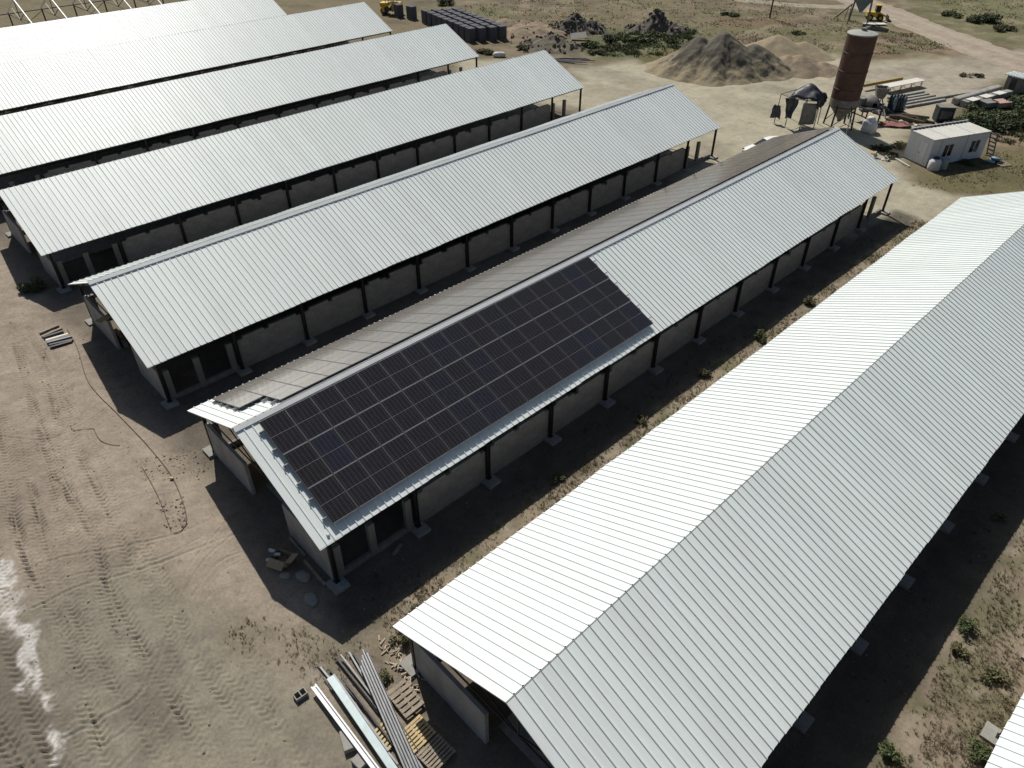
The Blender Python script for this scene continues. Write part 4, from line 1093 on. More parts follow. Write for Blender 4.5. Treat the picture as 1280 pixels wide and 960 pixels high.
for k, (u_, hh, lab) in enumerate([((-101.51, 100.48), 1.7, 'ridge of dry dug earth right of the block stacks'), ((-107.71, 102.80), 1.5, 'furrowed earth bank behind the right end of the block stacks'), ((-102.28, 104.96), 1.3, 'low dry earth bank between block stacks and rubble')]):
    heap('earth_bank', lab, 'earth bank', *u_, [(0,0,4.6,hh), (2.2,2.6,4.0,hh*0.8), (-2.2,-1.8,3.6,hh*0.7), (3.6,4.4,3.0,hh*0.6)], [M_earth, M_earth], 0.5, 21+k, 60, None, (60, 0.25))

for k in range(9):
    p_ = Vector((*(-85.84, 92.35), 0)) + Vector((0.5*(k % 3) - 0.4, 0.8*(k // 3)-0.6, 0)); a_ = R(38 + (k*37 % 23 - 11)); dv = Vector((math.cos(a_), math.sin(a_), 0))*(4.5 + (k % 4)*0.6)
    m = MB(); m.cyl((0,0,0), dv, 0.07, 0.07, 8); o = m.obj('steel_pipe', [M_navy, M_dark, M_galv][k % 3], None, (p_.x, p_.y, 0.1 + 0.12*(k % 3)))
    tag(o, ['dark blue', 'black', 'grey'][k % 3] + ' steel pipe in the scrap beside the grey rubble heap', 'pipe', 'steel pipes beside the grey rubble heap')
m = MB(); m.box(-1.4,-0.9,0,1.4,0.9,0.05); o = m.obj('metal_sheet', M_grime, None, (*(-91.97, 105.61), 0.7)); o.rotation_euler = (0.35, -0.1, R(50)); tag(o, 'tilted grey metal sheet at the left edge of the weeds', 'sheet')
m = MB(); m.lathe([(0,0),(0.75,0.05),(0.95,0.4),(0.7,0.85),(0,1.0)], 14); o = m.obj('white_sack', M_sack, None, (*(-93.48, 87.74), 0)); o.scale = (1.2, 0.7, 0.8); o.rotation_euler.z = 0.8; tag(o, 'bright white sack lying on sand before the block stacks', 'sack')
m = MB(); m.box(-2.2,-0.7,0,2.2,0.7,0.12); o = m.obj('metal_sheet', M_cabroof, None, (*(-61.08, 155.67), 0.1)); o.rotation_euler.z = R(50); tag(o, 'pale sheet on the ground beside the blue hopper', 'sheet')

# ------------------------------------------------------------------ block stacks
m = MB()
for i in range(4):
    for j in range(3):
        for k in range(9):
            x0, y0 = -0.82+i*0.415, -0.63+j*0.425; z0 = 0.15+k*0.235
            m.box(x0, y0, z0, x0+0.40, y0+0.41, z0+0.228)
stackM = m.mesh('blocks', M_stack)
m = MB()
for yy in (-0.62, -0.06, 0.5): m.box(-0.85, yy, 0, 0.85, yy+0.12, 0.12)
m.box(-0.85,-0.64,0.121,0.85,0.64,0.145)
spalM = m.mesh('pallet', M_wood)
FRONT_L, FRONT_R, BACK_L = Vector((*(-104.19, 90.88), 0)), Vector((*(-101.55, 95.35), 0)), Vector((*(-120.22, 94.11), 0))
ax1 = (BACK_L - FRONT_L); n1 = 9; step1 = ax1 / (n1 - 1); ang = math.atan2(ax1.y, ax1.x)
ax2 = Vector((-ax1.y, ax1.x, 0)).normalized()*-1
if ax2.y < 0: ax2 = -ax2
def stack(loc, rz, label, group):
    t = thing('block_stack', label, 'block stack', (loc.x, loc.y, 0), rz, group); inst('blocks', stackM, t); inst('pallet', spalM, t)
for j in range(4):
    for i in range(n1):
        p_ = FRONT_L + step1*i + ax2*(j*1.85) + Vector((random.uniform(-.08,.08), random.uniform(-.08,.08), 0)) + step1.normalized()*(-0.5*j)
        stack(p_, ang + random.uniform(-.03,.03), 'palletised stack of dark blocks, %s row, %s towards the road roller' % (ORD[j], ORD[i]), 'stacks of dark concrete blocks')
stack(Vector((*(-128.18, 93.50), 0)), ang, 'lone dark block stack nearest the road roller', None)
stack(Vector((*(-125.11, 94.27), 0)), ang+0.2, 'dark block stack standing between the lone stack and the big group', None)

# ------------------------------------------------------------------ vehicles and machines
t = thing('road_roller', 'yellow tandem road roller parked beyond the sheds', 'road roller', (-131.0, 93.9, 0), R(32))
for xx in (-1.45, 1.45):
    m = MB(); m.cyl((xx, -0.85, 0.65), (xx, 0.85, 0.65), 0.65, None, 24); m.obj('drum', M_dark, t)
    m = MB()
    for s in (-0.93, 0.93): m.box(xx-0.3, s-0.05, 0.5, xx+0.3, s+0.05, 1.4)
    m.box(xx-0.6,-0.88,1.36,xx+0.6,0.88,1.6); m.obj('fork', M_yellow, t)
m = MB(); m.prism([(0.35,0.5),(2.1,1.62),(2.1,1.9),(1.9,2.2),(0.35,2.25)], -0.85, 0.85, 'y'); m.obj('engine_hood', M_yellow, t)
m = MB(); m.box(-2.1,-0.85,1.62,-0.4,0.85,2.1); m.obj('water_tank', M_yellow, t)
m = MB(); m.box(-0.38,-0.7,0.7,0.34,0.7,1.2); m.obj('platform', M_dark, t)
m = MB(); m.box(-0.1,-0.3,1.2,0.3,0.3,1.6); m.box(0.2,-0.3,1.6,0.32,0.3,2.2); m.obj('seat', M_black, t)
for s in (-0.75, 0.75):
    for xx in (-0.9, 0.9):
        m = MB(); m.box(xx-0.04, s-0.04, 2.0, xx+0.04, s+0.04, 3.1); m.obj('canopy_post', M_dark, t)
m = MB(); m.box(-1.2,-0.9,3.101,1.2,0.9,3.2); m.obj('canopy', M_yellow, t)

t = thing('feed_hopper', 'grey-blue steel hopper on four thin legs beyond the silo', 'hopper', (-63.9, 154.6, 0), R(20))
m = MB(); zs = [(0.25,2.0),(1.55,4.2),(1.55,6.8)]
vs = []
for rr_, zz in zs: vs += [(-rr_,-rr_,zz),(rr_,-rr_,zz),(rr_,rr_,zz),(-rr_,rr_,zz)]
m.add(vs, [(k*4+i, k*4+(i+1)%4, (k+1)*4+(i+1)%4, (k+1)*4+i) for k in range(2) for i in range(4)] + [(3,2,1,0),(8,9,10,11)])
m.obj('bin', M_blue, t)
for sx_ in (-1, 1):
    for sy_ in (-1, 1):
        m = MB(); m.cyl((sx_*1.45, sy_*1.45, 4.4), (sx_*1.75, sy_*1.75, -0.2), 0.1, None, 8); m.obj('leg', M_galv, t)
m = MB(); m.beam((-1.6,-1.65,1.6),(1.6,-1.65,1.6),0.08,0.08); m.beam((-1.6,1.65,1.6),(1.6,1.65,1.6),0.08,0.08); m.obj('leg_brace', M_galv, t)
t = thing('wheel_loader', 'small yellow loader parked right behind the blue hopper', 'loader', (-62.9, 159.6, 0), R(35))
m = MB(); m.box(-1.7,-0.7,0.6,0.2,0.7,1.5); m.obj('body', M_yellow, t, None, 0.08)
m = MB(); m.box(-0.3,-0.6,1.51,0.6,0.6,2.6); m.obj('cab', M_glass, t, None, 0.05)
m = MB(); m.box(-0.4,-0.68,2.605,0.7,0.68,2.72); m.obj('cab_roof', M_yellow, t)
for s in (-0.5, 0.5):
    m = MB(); m.beam((0.3,s,1.4),(2.2,s,0.6),0.14,0.22); m.obj('lift_arm', M_yellow, t)
m = MB(); m.prism([(2.2,0.1),(3.0,0.05),(3.0,0.12),(2.35,0.3),(2.3,0.95),(2.2,1.0)], -1.0, 1.0, 'y'); m.obj('bucket', M_dark, t)
for xx in (-1.1, 0.8):
    for s in (-0.85, 0.85):
        m = MB(); m.cyl((xx, s-0.18, 0.55), (xx, s+0.18, 0.55), 0.55, None, 20); wh = m.obj('wheel', M_tyre, t)
        m = MB(); m.cyl((xx, s-0.185, 0.55), (xx, s+0.185, 0.55), 0.28, None, 14); m.obj('rim', M_yellow, wh)
t = thing('screw_conveyor', 'short rusty conveyor on legs left of the blue hopper', 'conveyor', (-67.6, 155.2, 0), R(60))
m = MB(); m.beam((-1.4,0,0.5),(1.7,0,2.7),0.25,0.25); m.obj('trough', M_rust, t)
for xx, zz in ((-1.0, 0.7), (1.4, 2.5)):
    m = MB(); m.beam((xx,-0.3,zz),(xx-0.2,-0.6,-0.1),0.09,0.09); m.beam((xx,0.3,zz),(xx-0.2,0.6,-0.1),0.09,0.09); m.obj('leg', M_rust, t)

t = thing('utility_pole', 'dark wooden utility pole in the dry field', 'utility pole', (-78.0, 146.4, 0))
m = MB(); m.cyl((0,0,-0.5), (0,0,9.5), 0.17, 0.12, 12); m.obj('pole', M_twig, t)
m = MB(); m.box(-1.0,-0.06,8.7,1.0,0.06,8.85); m.obj('crossarm', M_twig, t)
for s in (-0.85, 0, 0.85):
    m = MB(); m.lathe([(0.02,8.85),(0.06,8.9),(0.07,8.98),(0.03,9.06),(0,9.08)], 10, 0, True, (s, 0)); m.obj('insulator', M_navy, t)

def loft(m, secs, mi=0, smooth=True, capped=True):
    n = len(secs[0]); vs = [p for s_ in secs for p in s_]
    m.add(vs, [(k*n+i, k*n+(i+1) % n, (k+1)*n+(i+1) % n, (k+1)*n+i) for k in range(len(secs)-1) for i in range(n)], mi, smooth)
    if capped: m.add(secs[0], [tuple(range(n-1,-1,-1))], mi); m.add(secs[-1], [tuple(range(n))], mi)
t = thing('parked_car', 'white car parked behind the far end of the solar shed', 'car', (*(-39.94, 80.97), 0), R(66) + math.pi); t.scale = (1.33, 1.33, 1.33)
def sec(x_, hw_, zb, zt, rr_=0.25):
    return [(x_, -hw_*0.92, zb), (x_, -hw_, zb+0.2), (x_, -hw_, zt-rr_), (x_, -hw_*0.88, zt-0.04), (x_, -hw_*0.5, zt), (x_, hw_*0.5, zt), (x_, hw_*0.88, zt-0.04), (x_, hw_, zt-rr_), (x_, hw_, zb+0.2), (x_, hw_*0.92, zb)]
m = MB(); loft(m, [sec(-2.15,.72,.32,.80), sec(-2.0,.83,.26,.92), sec(-1.5,.88,.24,.97), sec(0,.90,.24,.97), sec(1.0,.90,.24,.96), sec(1.6,.87,.24,.86), sec(2.1,.80,.28,.74), sec(2.25,.66,.32,.62)]); m.obj('body', M_car, t)
def sec2(x_, hb, ht, z0_, zt): return [(x_,-hb,z0_),(x_,-ht,zt-0.06),(x_,-ht*0.8,zt),(x_,ht*0.8,zt),(x_,ht,zt-0.06),(x_,hb,z0_)]
m = MB(); loft(m, [sec2(-1.85,.74,.70,.93,.98), sec2(-1.2,.78,.62,.93,1.40), sec2(-0.3,.80,.64,.93,1.47), sec2(0.35,.80,.62,.93,1.40), sec2(1.15,.78,.72,.92,.97)]); m.obj('window_glass', M_glass, t)
m = MB(); loft(m, [[(x_,-w_,z_-0.03),(x_,-w_*0.8,z_),(x_,w_*0.8,z_),(x_,w_,z_-0.03),(x_,w_,z_-0.06),(x_,-w_,z_-0.06)] for x_, w_, z_ in ((-1.25,.63,1.42),(-0.8,.65,1.475),(-0.3,.66,1.49),(0.36,.63,1.425))]); m.obj('roof', M_car, t)
for xx in (-1.35, 1.35):
    for s in (-0.82, 0.82):
        m = MB(); m.cyl((xx, s-0.1, 0.32), (xx, s+0.1, 0.32), 0.32, None, 20); wh = m.obj('wheel', M_tyre, t)
        m = MB(); m.cyl((xx, s-0.105, 0.32), (xx, s+0.105, 0.32), 0.2, None, 14); m.obj('rim', M_galv, wh)
for s in (-0.6, 0.6):
    m = MB(); m.box(2.08, s-0.14, 0.56, 2.2, s+0.14, 0.70); m.obj('headlight', M_glass, t, None, 0.02)

# ------------------------------------------------------------------ near yard
def channel_mesh(L_, w_, h_, th, lip=0.0, mat=None):
    m = MB()
    prof = [(-w_/2, h_), (-w_/2, 0), (w_/2, 0), (w_/2, h_)]
    m.box(0, -w_/2, 0, L_, w_/2, th); m.box(0, -w_/2, th, L_, -w_/2+th, h_); m.box(0, w_/2-th, th, L_, w_/2, h_)
    if lip:
        m.box(0, -w_/2+th, h_-th, L_, -w_/2+th+lip, h_); m.box(0, w_/2-th-lip, h_-th, L_, w_/2-th, h_)
    return m.mesh('steel_profile', mat)
def lay(mesh_fn, p0, p1, z0, z1, label, cat, group=None, roll=0.0, name='steel_profile'):
    a = Vector((*p0, z0)); b = Vector((*p1, z1)); dv = b - a
    o = inst(name, mesh_fn(dv.length)); o.location = a
    o.rotation_euler = (roll, -math.atan2(dv.z, math.hypot(dv.x, dv.y)), math.atan2(dv.y, dv.x))
    return tag(o, label, cat, group)
lay(lambda L_: channel_mesh(L_, 0.27, 0.12, 0.016, 0.05, M_white), (-19.17, 5.95), (-13.38, 5.80), 0.32, 0.36, 'gleaming white steel channel, leftmost of the profile heap', 'steel profile')
lay(lambda L_: channel_mesh(L_, 0.34, 0.20, 0.014, 0.0, M_pblue), (-18.99, 6.74), (-12.79, 6.30), 0.44, 0.40, 'pale blue steel channel lying open side down, second from the left', 'steel profile', None, math.pi)
P0, P1 = Vector((*(-19.15, 8.55), 0)), Vector((*(-12.15, 6.70), 0)); dv = (P1-P0).normalized(); pr = Vector((dv.y, -dv.x, 0))
NEST = ['outer left', 'left of centre', 'central', 'right of centre', 'outer right']
for k in range(5):
    off = pr*(-(k-2)*0.125)
    a, b = P0 + off + dv*(0.25*abs(k-3)), P1 + off
    lay(lambda L_: channel_mesh(L_, 0.115, 0.16 + 0.03*(k % 2), 0.008, 0.0, M_galv), (a.x, a.y), (b.x, b.y), 0.38+0.02*(k % 2), 0.36, 'long grey galvanised profile bundled on top of the heap, %s of five' % NEST[k], 'steel profile', 'bundled grey profiles on top of the heap')
BARS = [((-20.18, 6.70),(-14.99, 6.85)), ((-19.91, 6.75),(-13.70, 6.66)), ((-19.87, 7.57),(-16.15, 7.43)), ((-19.61, 7.54),(-14.22, 7.40)), ((-19.72, 7.79),(-16.71, 7.66)), ((-19.55, 8.33),(-16.98, 7.94)), ((-19.31, 6.54),(-12.44, 6.71)), ((-19.59, 8.17),(-16.37, 7.68)), ((-18.59, 7.18),(-14.03, 7.00)), ((-15.95, 7.91),(-12.00, 7.48)), ((-15.37, 7.65),(-12.39, 7.27)), ((-19.55, 7.00),(-16.84, 7.08)), ((-17.29, 6.95),(-13.70, 6.32)), ((-19.11, 6.99),(-14.43, 6.69))]
for k, (a, b) in enumerate(BARS):
    rr_ = 0.028 + 0.012*(k % 3)
    def bar(L_):
        m = MB()
        if k % 3 == 0: m.cyl((0,0,0), (L_,0,0), rr_, None, 8)
        elif k % 3 == 1: m.box(0,-rr_,-rr_,L_,rr_,rr_)
        else: m.box(0,-0.05,-0.004,L_,0.05,0.004); m.box(0,-0.05,0.004,L_,-0.042,0.09)
        return m.mesh('steel_bar', [M_galv, M_alud, M_dark][(k*2+1) % 3])
    lay(bar, a, b, 0.10 + 0.035*(k % 5), 0.06 + 0.04*((k*3) % 5), ['thin round bar', 'thin square tube', 'thin steel angle'][k % 3] + ' lying askew in the heap between pale blue channel and pallets', 'steel bar', 'loose thin steel in the profile heap', 0, 'steel_bar')
for k, (p_, sz, lab) in enumerate([((-16.06, 5.69), (0.95, 0.5, 0.3), 'grey concrete block propping up the white channel'), ((-14.93, 5.53), (0.6, 0.45, 0.28), 'smaller grey concrete block under the lower end of the white channel'), ((-15.39, 7.58), (0.5, 0.35, 0.22), 'grey concrete block half hidden under the grey profile bundle')]):
    m = MB(); m.box(-sz[0]/2,-sz[1]/2,-0.05,sz[0]/2,sz[1]/2,sz[2]); o = m.obj('concrete_block', M_conc, None, (*p_, GH(*p_)), 0.02); o.rotation_euler.z = R(-20+k*25); tag(o, lab, 'concrete block')

# hollow block
t = thing('hollow_block', 'single two-cell hollow concrete block on bare ground left of the steel profiles', 'concrete block', (-19.38, 5.34, GH(-19.4,5.3)), R(88))
m = MB(); a_, b_, h_ = 0.29, 0.20, 0.24; tt = 0.045
m.box(-a_,-b_,0,a_,-b_+tt,h_); m.box(-a_,b_-tt,0,a_,b_,h_)
for xx in (-a_, -tt/2, a_-tt): m.box(xx,-b_+tt,0,xx+tt,b_-tt,h_)
m.obj('shell', M_conc, t); 

pallet('grey weathered pallet lying on the split firewood', (-15.05, 7.95), R(142), 1.65, 1.05, 6, M_wood, 0.12, (0.05, -0.04), 0.30)
for o in (bpy.data.objects['wooden_pallet.001'],): o.rotation_euler = (0.04, 0.03, R(-2)); o.location = (-16.62, 8.18, 0.16)
pallet('yellowish pallet half in the shed shadow beside the grey profiles', (-14.75, 7.42), R(2), 1.22, 1.28, 7, M_pine, 0.08, (0.0, 0.02), 0.36)
pallet('shade-greyed pallet wholly in the shadow of the shed gable', (-13.45, 7.45), R(3), 1.2, 1.3, 7, M_wood, 0.10, (0.0, -0.02), 0.36)  # shaded part of the yellow pallet, its shade put in as grey wood
pallet('pale pallet mostly buried under the grey profile bundle', (-15.6, 6.55), R(8), 1.2, 1.0, 6, M_pine, 0.0, (0, 0), 0.4)
rr = random.Random(4)
for k in range(60):
    cx_, cy_ = rr.choice(((-17.6, 9.35), (-16.9, 9.75), (-18.3, 9.9), (-16.4, 9.4)))
    px_, py_ = rr.gauss(cx_, 0.35), rr.gauss(cy_, 0.3); L_ = rr.uniform(0.18, 0.5); m = MB()
    m.prism([(-0.035,0),(0.04,0),(0.03,0.055),(-0.02,0.06)], -L_/2, L_/2, 'x')
    o = m.obj('firewood_piece', rr.choice((M_split, M_wood, M_split)), None, (px_, py_, GH(px_, py_) + 0.01 + 0.14*rr.random()*math.exp(-((px_-cx_)**2+(py_-cy_)**2)/0.2)))
    o.rotation_euler = (rr.uniform(-.4,.4), rr.uniform(-.25,.25), rr.uniform(0, 3.14)); tag(o, 'small split piece of pale firewood in the scatter above the weathered pallet', 'firewood', 'split firewood scattered by the pallets')

# opened carton with packing foam in the gable shade
t = thing('cardboard_box', 'opened brown cardboard box with white packing foam in the shade of the solar shed gable', 'cardboard box', (-26.85, 8.75, GH(-26.8, 8.7)), R(25))
m = MB(); m.box(-0.5,-0.35,0,0.5,0.35,0.012); m.box(-0.5,-0.35,0.013,-0.488,0.35,0.5); m.box(0.488,-0.35,0.013,0.5,0.35,0.5); m.box(-0.487,-0.35,0.013,0.487,-0.338,0.5); m.box(-0.487,0.338,0.013,0.487,0.35,0.5); m.obj('carton', M_card, t)
for p0, p1, q in (((-0.5,-0.36,0.5),(0.5,-0.36,0.5),(0,-0.42,-0.22)), ((0.51,-0.35,0.5),(0.51,0.35,0.5),(0.4,0,0.15))):
    m = MB(); a = [Vector(p0), Vector(p1)]; qv = Vector(q); m.add([a[0], a[1], a[1]+qv, a[0]+qv], [(0,1,2,3)]); o = m.obj('flap', M_card, t); o.modifiers.new('board thickness', 'SOLIDIFY').thickness = 0.01
for k, (p_, s_) in enumerate([((-0.75,0.35,0.06), (0.75,0.16,0.12)), ((-0.6,-0.25,0.06), (0.5,0.15,0.12)), ((-0.35,0.05,0.35), (0.4,0.14,0.12))]):
    m = MB(); m.box(-s_[0]/2,-s_[1]/2,-s_[2]/2,s_[0]/2,s_[1]/2,s_[2]/2); m.box(-s_[0]/4,-s_[1]/2-0.04,-0.03,-s_[0]/8,-s_[1]/2-0.001,0.05); m.box(s_[0]/8,-s_[1]/2-0.04,-0.03,s_[0]/4,-s_[1]/2-0.001,0.05)
    p2 = Matrix.Rotation(R(25), 4, 'Z') @ Vector(p_); o = m.obj('packing_foam', M_foam, None, (-26.85+p2.x, 8.75+p2.y, GH(-26.8,8.7)+p_[2])); o.rotation_euler.z = R(25 + 8*k); tag(o, ['long white foam strip on the ground beyond the open carton', 'short white foam strip on the ground left of the open carton', 'white foam piece resting inside the open carton'][k], 'packing foam')
for k, (p_, s_) in enumerate([((-25.84, 8.33), 0.3), ((-25.14, 8.98), 0.42), ((-23.58, 8.50), 0.42)]):
    m = MB(); n_ = 14; vs = []
    for rr2, zz in ((1.0,0.0),(1.02,0.06),(0.85,0.12),(0.4,0.15)):
        for i in range(n_):
            a_ = 6.283*i/n_; q = s_*rr2*(1+0.14*math.sin(a_*2+k)+0.07*math.sin(a_*5+k*2)); vs.append((q*math.cos(a_), q*0.85*math.sin(a_), zz))
    m.add(vs, [(j*n_+i, j*n_+(i+1)%n_, (j+1)*n_+(i+1)%n_, (j+1)*n_+i) for j in range(3) for i in range(n_)], 0, True); m.add(vs[-n_:], [tuple(range(n_))])
    tag(m.obj('flat_stone', M_conc, None, (*p_, GH(*p_))), ['small round flat stone just beyond the carton', 'larger round flat stone next to the small one', 'flat pale stone farthest from the gable wall'][k], 'stone')
lay_beam('timber', 'grey timber beam lying along the foot of the solar shed gable', 'timber', (-25.95, 9.58), (-23.83, 9.53), 0.16, 0.14, M_wood)
lay_beam('timber', 'shorter grey timber along the gable wall beyond the carton', 'timber', (-28.00, 9.86), (-26.25, 9.82), 0.14, 0.12, M_wood)
lay_beam('plank', 'short plank in the shade by the first open bay of the solar shed', 'plank', (-23.71, 12.86), (-23.73, 13.81), 0.14, 0.06, M_wood, 0, None, 0.005)
lay_beam('plank', 'stubby plank right of the other in the shade of the solar shed', 'plank', (-22.95, 13.33), (-23.27, 14.12), 0.2, 0.06, M_wood, 0, None, 0.005)

# plank bundle on the open ground
PL = [((-59.25, 6.44),(-59.40, 7.90)), ((-58.60, 6.41),(-58.75, 7.93)), ((-58.34, 6.45),(-58.20, 7.86)), ((-57.87, 6.47),(-57.60, 8.01)), ((-57.60, 6.44),(-57.24, 8.07)), ((-57.34, 6.41),(-56.93, 8.08)), ((-57.03, 6.43),(-56.55, 8.01)), ((-56.65, 6.37),(-56.37, 7.89))]
PT = ['topmost and most crooked', 'second from the top', 'third from the top', 'fourth, palest', 'fifth, greyish', 'sixth, grey', 'seventh, nearly black', 'lowest, nearly black']
for k, (a, b) in enumerate(PL):
    lay_beam('scaffold_plank', 'plank in the small bundle on open earth, ' + PT[k], 'plank', a, b, 0.2, 0.12 + 0.03*(k % 3), [M_wood, M_wood, M_dark, M_cabroof, M_wood, M_galv, M_navy, M_dark][k], 0.02, 'plank bundle on the open earth', 0.01)

# stored goods glimpsed under the gable of the next shed
for k in range(3):
    m = MB()
    for i in range(3):
        for j in range(2):
            for l in range(4 + k % 2): m.box(i*0.26, j*0.13, l*0.09, i*0.26+0.25, j*0.13+0.12, l*0.09+0.082)
    p_ = (-55.4+k*0.95, 10.7 - 0.1*k); tag(m.obj('brick_pile', [M_brick, M_brick, M_conc][k], None, (*p_, GH(*p_))), ['pinkish brick pile under the gable of the shed by the plank bundle, farthest left', 'pinkish brick pile under that gable, in the middle', 'greyish brick pile under that gable, nearest the gap'][k], 'brick pile')
m = MB(); m.box(-0.3,-0.65,0,0.3,0.65,0.05); o = m.obj('plywood_board', M_pine, None, (-53.35, 10.05, 2.635)); o.rotation_euler.z = 0.3; tag(o, 'yellowish board lying on the gable wall of the shed by the plank bundle', 'board')

# hoses on the ground
def hose(pts, r_, label, mat):
    pl = smooth_line(pts, 10); m = MB(); m.tube([(a_, b_, GH(a_, b_) + r_ + 0.02) for a_, b_ in pl], r_, 6); tag(m.obj('ground_cable', mat), label, 'cable')
hose([(-58.49, 8.20), (-55.24, 7.85), (-50.17, 6.91), (-45.08, 7.07), (-40.69, 7.23), (-36.87, 7.11), (-33.56, 6.39), (-32.74, 5.77), (-32.80, 5.29)], 0.022, 'long thin dark cable snaking over the earth between the gables', M_twig)
hose([(-39.21, 6.16), (-37.72, 6.03), (-35.77, 5.79), (-34.39, 5.52), (-33.06, 5.26)], 0.018, 'short thin cable beside the lower end of the long one', M_twig)
hose([(-46.45, 4.35), (-45.81, 4.33), (-45.38, 4.89), (-45.02, 5.38)], 0.018, 'thin cable scrap lying alone on the tracked earth', M_twig)
hose([(-45.06, 5.34), (-43.65, 5.23), (-42.73, 5.54), (-42.22, 5.96)], 0.018, 'curved thin cable scrap in the tracks, right of the straight one', M_twig)
m = MB(); m.box(-0.12,-0.06,0,0.12,0.06,0.1); o = m.obj('cable_plug', M_pine, None, (*(-37.00, 7.07), 0.06)); o.rotation_euler.z = 0.7; tag(o, 'small yellowish plug on the long dark cable', 'plug')

# ------------------------------------------------------------------ plants
def bush(label, p, rx, rz, n, leaf, mat, name='bush', group=None, seed=0):
    rr = random.Random(seed*13 + 7)
    t = thing(name, label, 'bush', (p[0], p[1], GH(*p)), rr.uniform(0, 6), group)
    m = MB()
    lobes = [(rr.uniform(-.6,.6)*rx, rr.uniform(-.6,.6)*rx, rr.uniform(.25,.75)*rz, rr.uniform(.3,.55)) for _ in range(7)]
    for k in range(n):
        lx, ly, lz, lr = rr.choice(lobes)
        v = Vector((rr.gauss(0,1), rr.gauss(0,1), rr.gauss(0,1))).normalized()*(rr.random()**0.4)
        c = Vector((lx + v.x*lr*rx, ly + v.y*lr*rx, max(0.03, lz + v.z*lr*rz)))
        s = leaf*rr.uniform(0.6, 1.4)
        M = Matrix.Translation(c) @ Euler((rr.uniform(-1,1), rr.uniform(-1,1), rr.uniform(0,6.3))).to_matrix().to_4x4()
        m.add([M @ Vector(q) for q in ((-s*0.32,0,0),(0,-s*0.7,0.1*s),(s*0.32,0,0),(0,s*0.7,0.1*s))], [(0,1,2,3)])
    m.obj('foliage', mat, t)
    m = MB()
    for k in range(8):
        lx, ly, lz, lr = rr.choice(lobes); m.cyl((rr.uniform(-.1,.1), rr.uniform(-.1,.1), -0.05), (lx, ly, lz), 0.02*max(1, rx), 0.008*max(1, rx), 5)
    m.obj('stem', M_twig, t)
    return t
NEARB = [
 ((-66.80, 8.27), 1.15, 1.0, 1500, 0.13, M_leaf, 'leafy green shrub at the edge of the gable shade, beyond the plank bundle'),
 ((-18.48, 10.38), 0.62, 0.6, 800, 0.09, M_olive, 'olive weed bush at the gable corner above the firewood'),
 ((-17.34, 8.71), 0.5, 0.4, 600, 0.08, M_olive, 'low olive bush between grey profiles and firewood'),
 ((0.73, 31.17), 0.55, 0.6, 700, 0.10, M_leaf, 'green bush on the sunlit strip, highest of the three near the shadow edge'),
 ((0.96, 29.50), 0.5, 0.45, 600, 0.10, M_olive, 'olive bush just below the green one on the sunlit strip'),
 ((2.73, 29.24), 0.75, 0.5, 900, 0.10, M_olive, 'broad olive bush on the sunlit strip, nearest the lower right roof corner'),
 ((3.52, 25.14), 0.7, 0.55, 900, 0.10, M_leaf, 'bright green bush below the pale footing at the lower right corner'),
 ((0.67, 22.24), 0.6, 0.5, 800, 0.10, M_leaf, 'green bush at the shadow edge, lowest on the strip'),
 ((-0.70, 40.14), 0.45, 0.4, 400, 0.09, M_olive, 'small olive bush high on the sunlit strip at the right edge'),
 ((-20.62, 24.03), 0.45, 0.45, 500, 0.09, M_leaf, 'green bush beside the bright eave, in the shade of the solar shed'),
 ((-19.35, 12.06), 0.3, 0.25, 250, 0.07, M_olive, 'tiny olive bush left of the bright eave corner, in the shed shadow'),
 ((-20.50, 31.99), 0.5, 0.5, 450, 0.10, M_olive, 'olive bush beside the bright eave, halfway along the solar panels'),
 ((-20.41, 39.33), 0.6, 0.6, 450, 0.12, M_olive, 'olive bush beside the bright eave, beyond the solar panels'),
 ((-20.03, 46.33), 0.7, 0.7, 450, 0.14, M_leaf, 'green bush beside the bright eave, two thirds along the shed'),
 ((-19.93, 53.65), 0.7, 0.7, 450, 0.14, M_olive, 'olive bush farthest along the bright eave'),
]
for k, (p_, rx, rz, n, lf, mt, lab) in enumerate(NEARB): bush(lab, p_, rx, rz, n, lf, mt, 'bush', None, k)
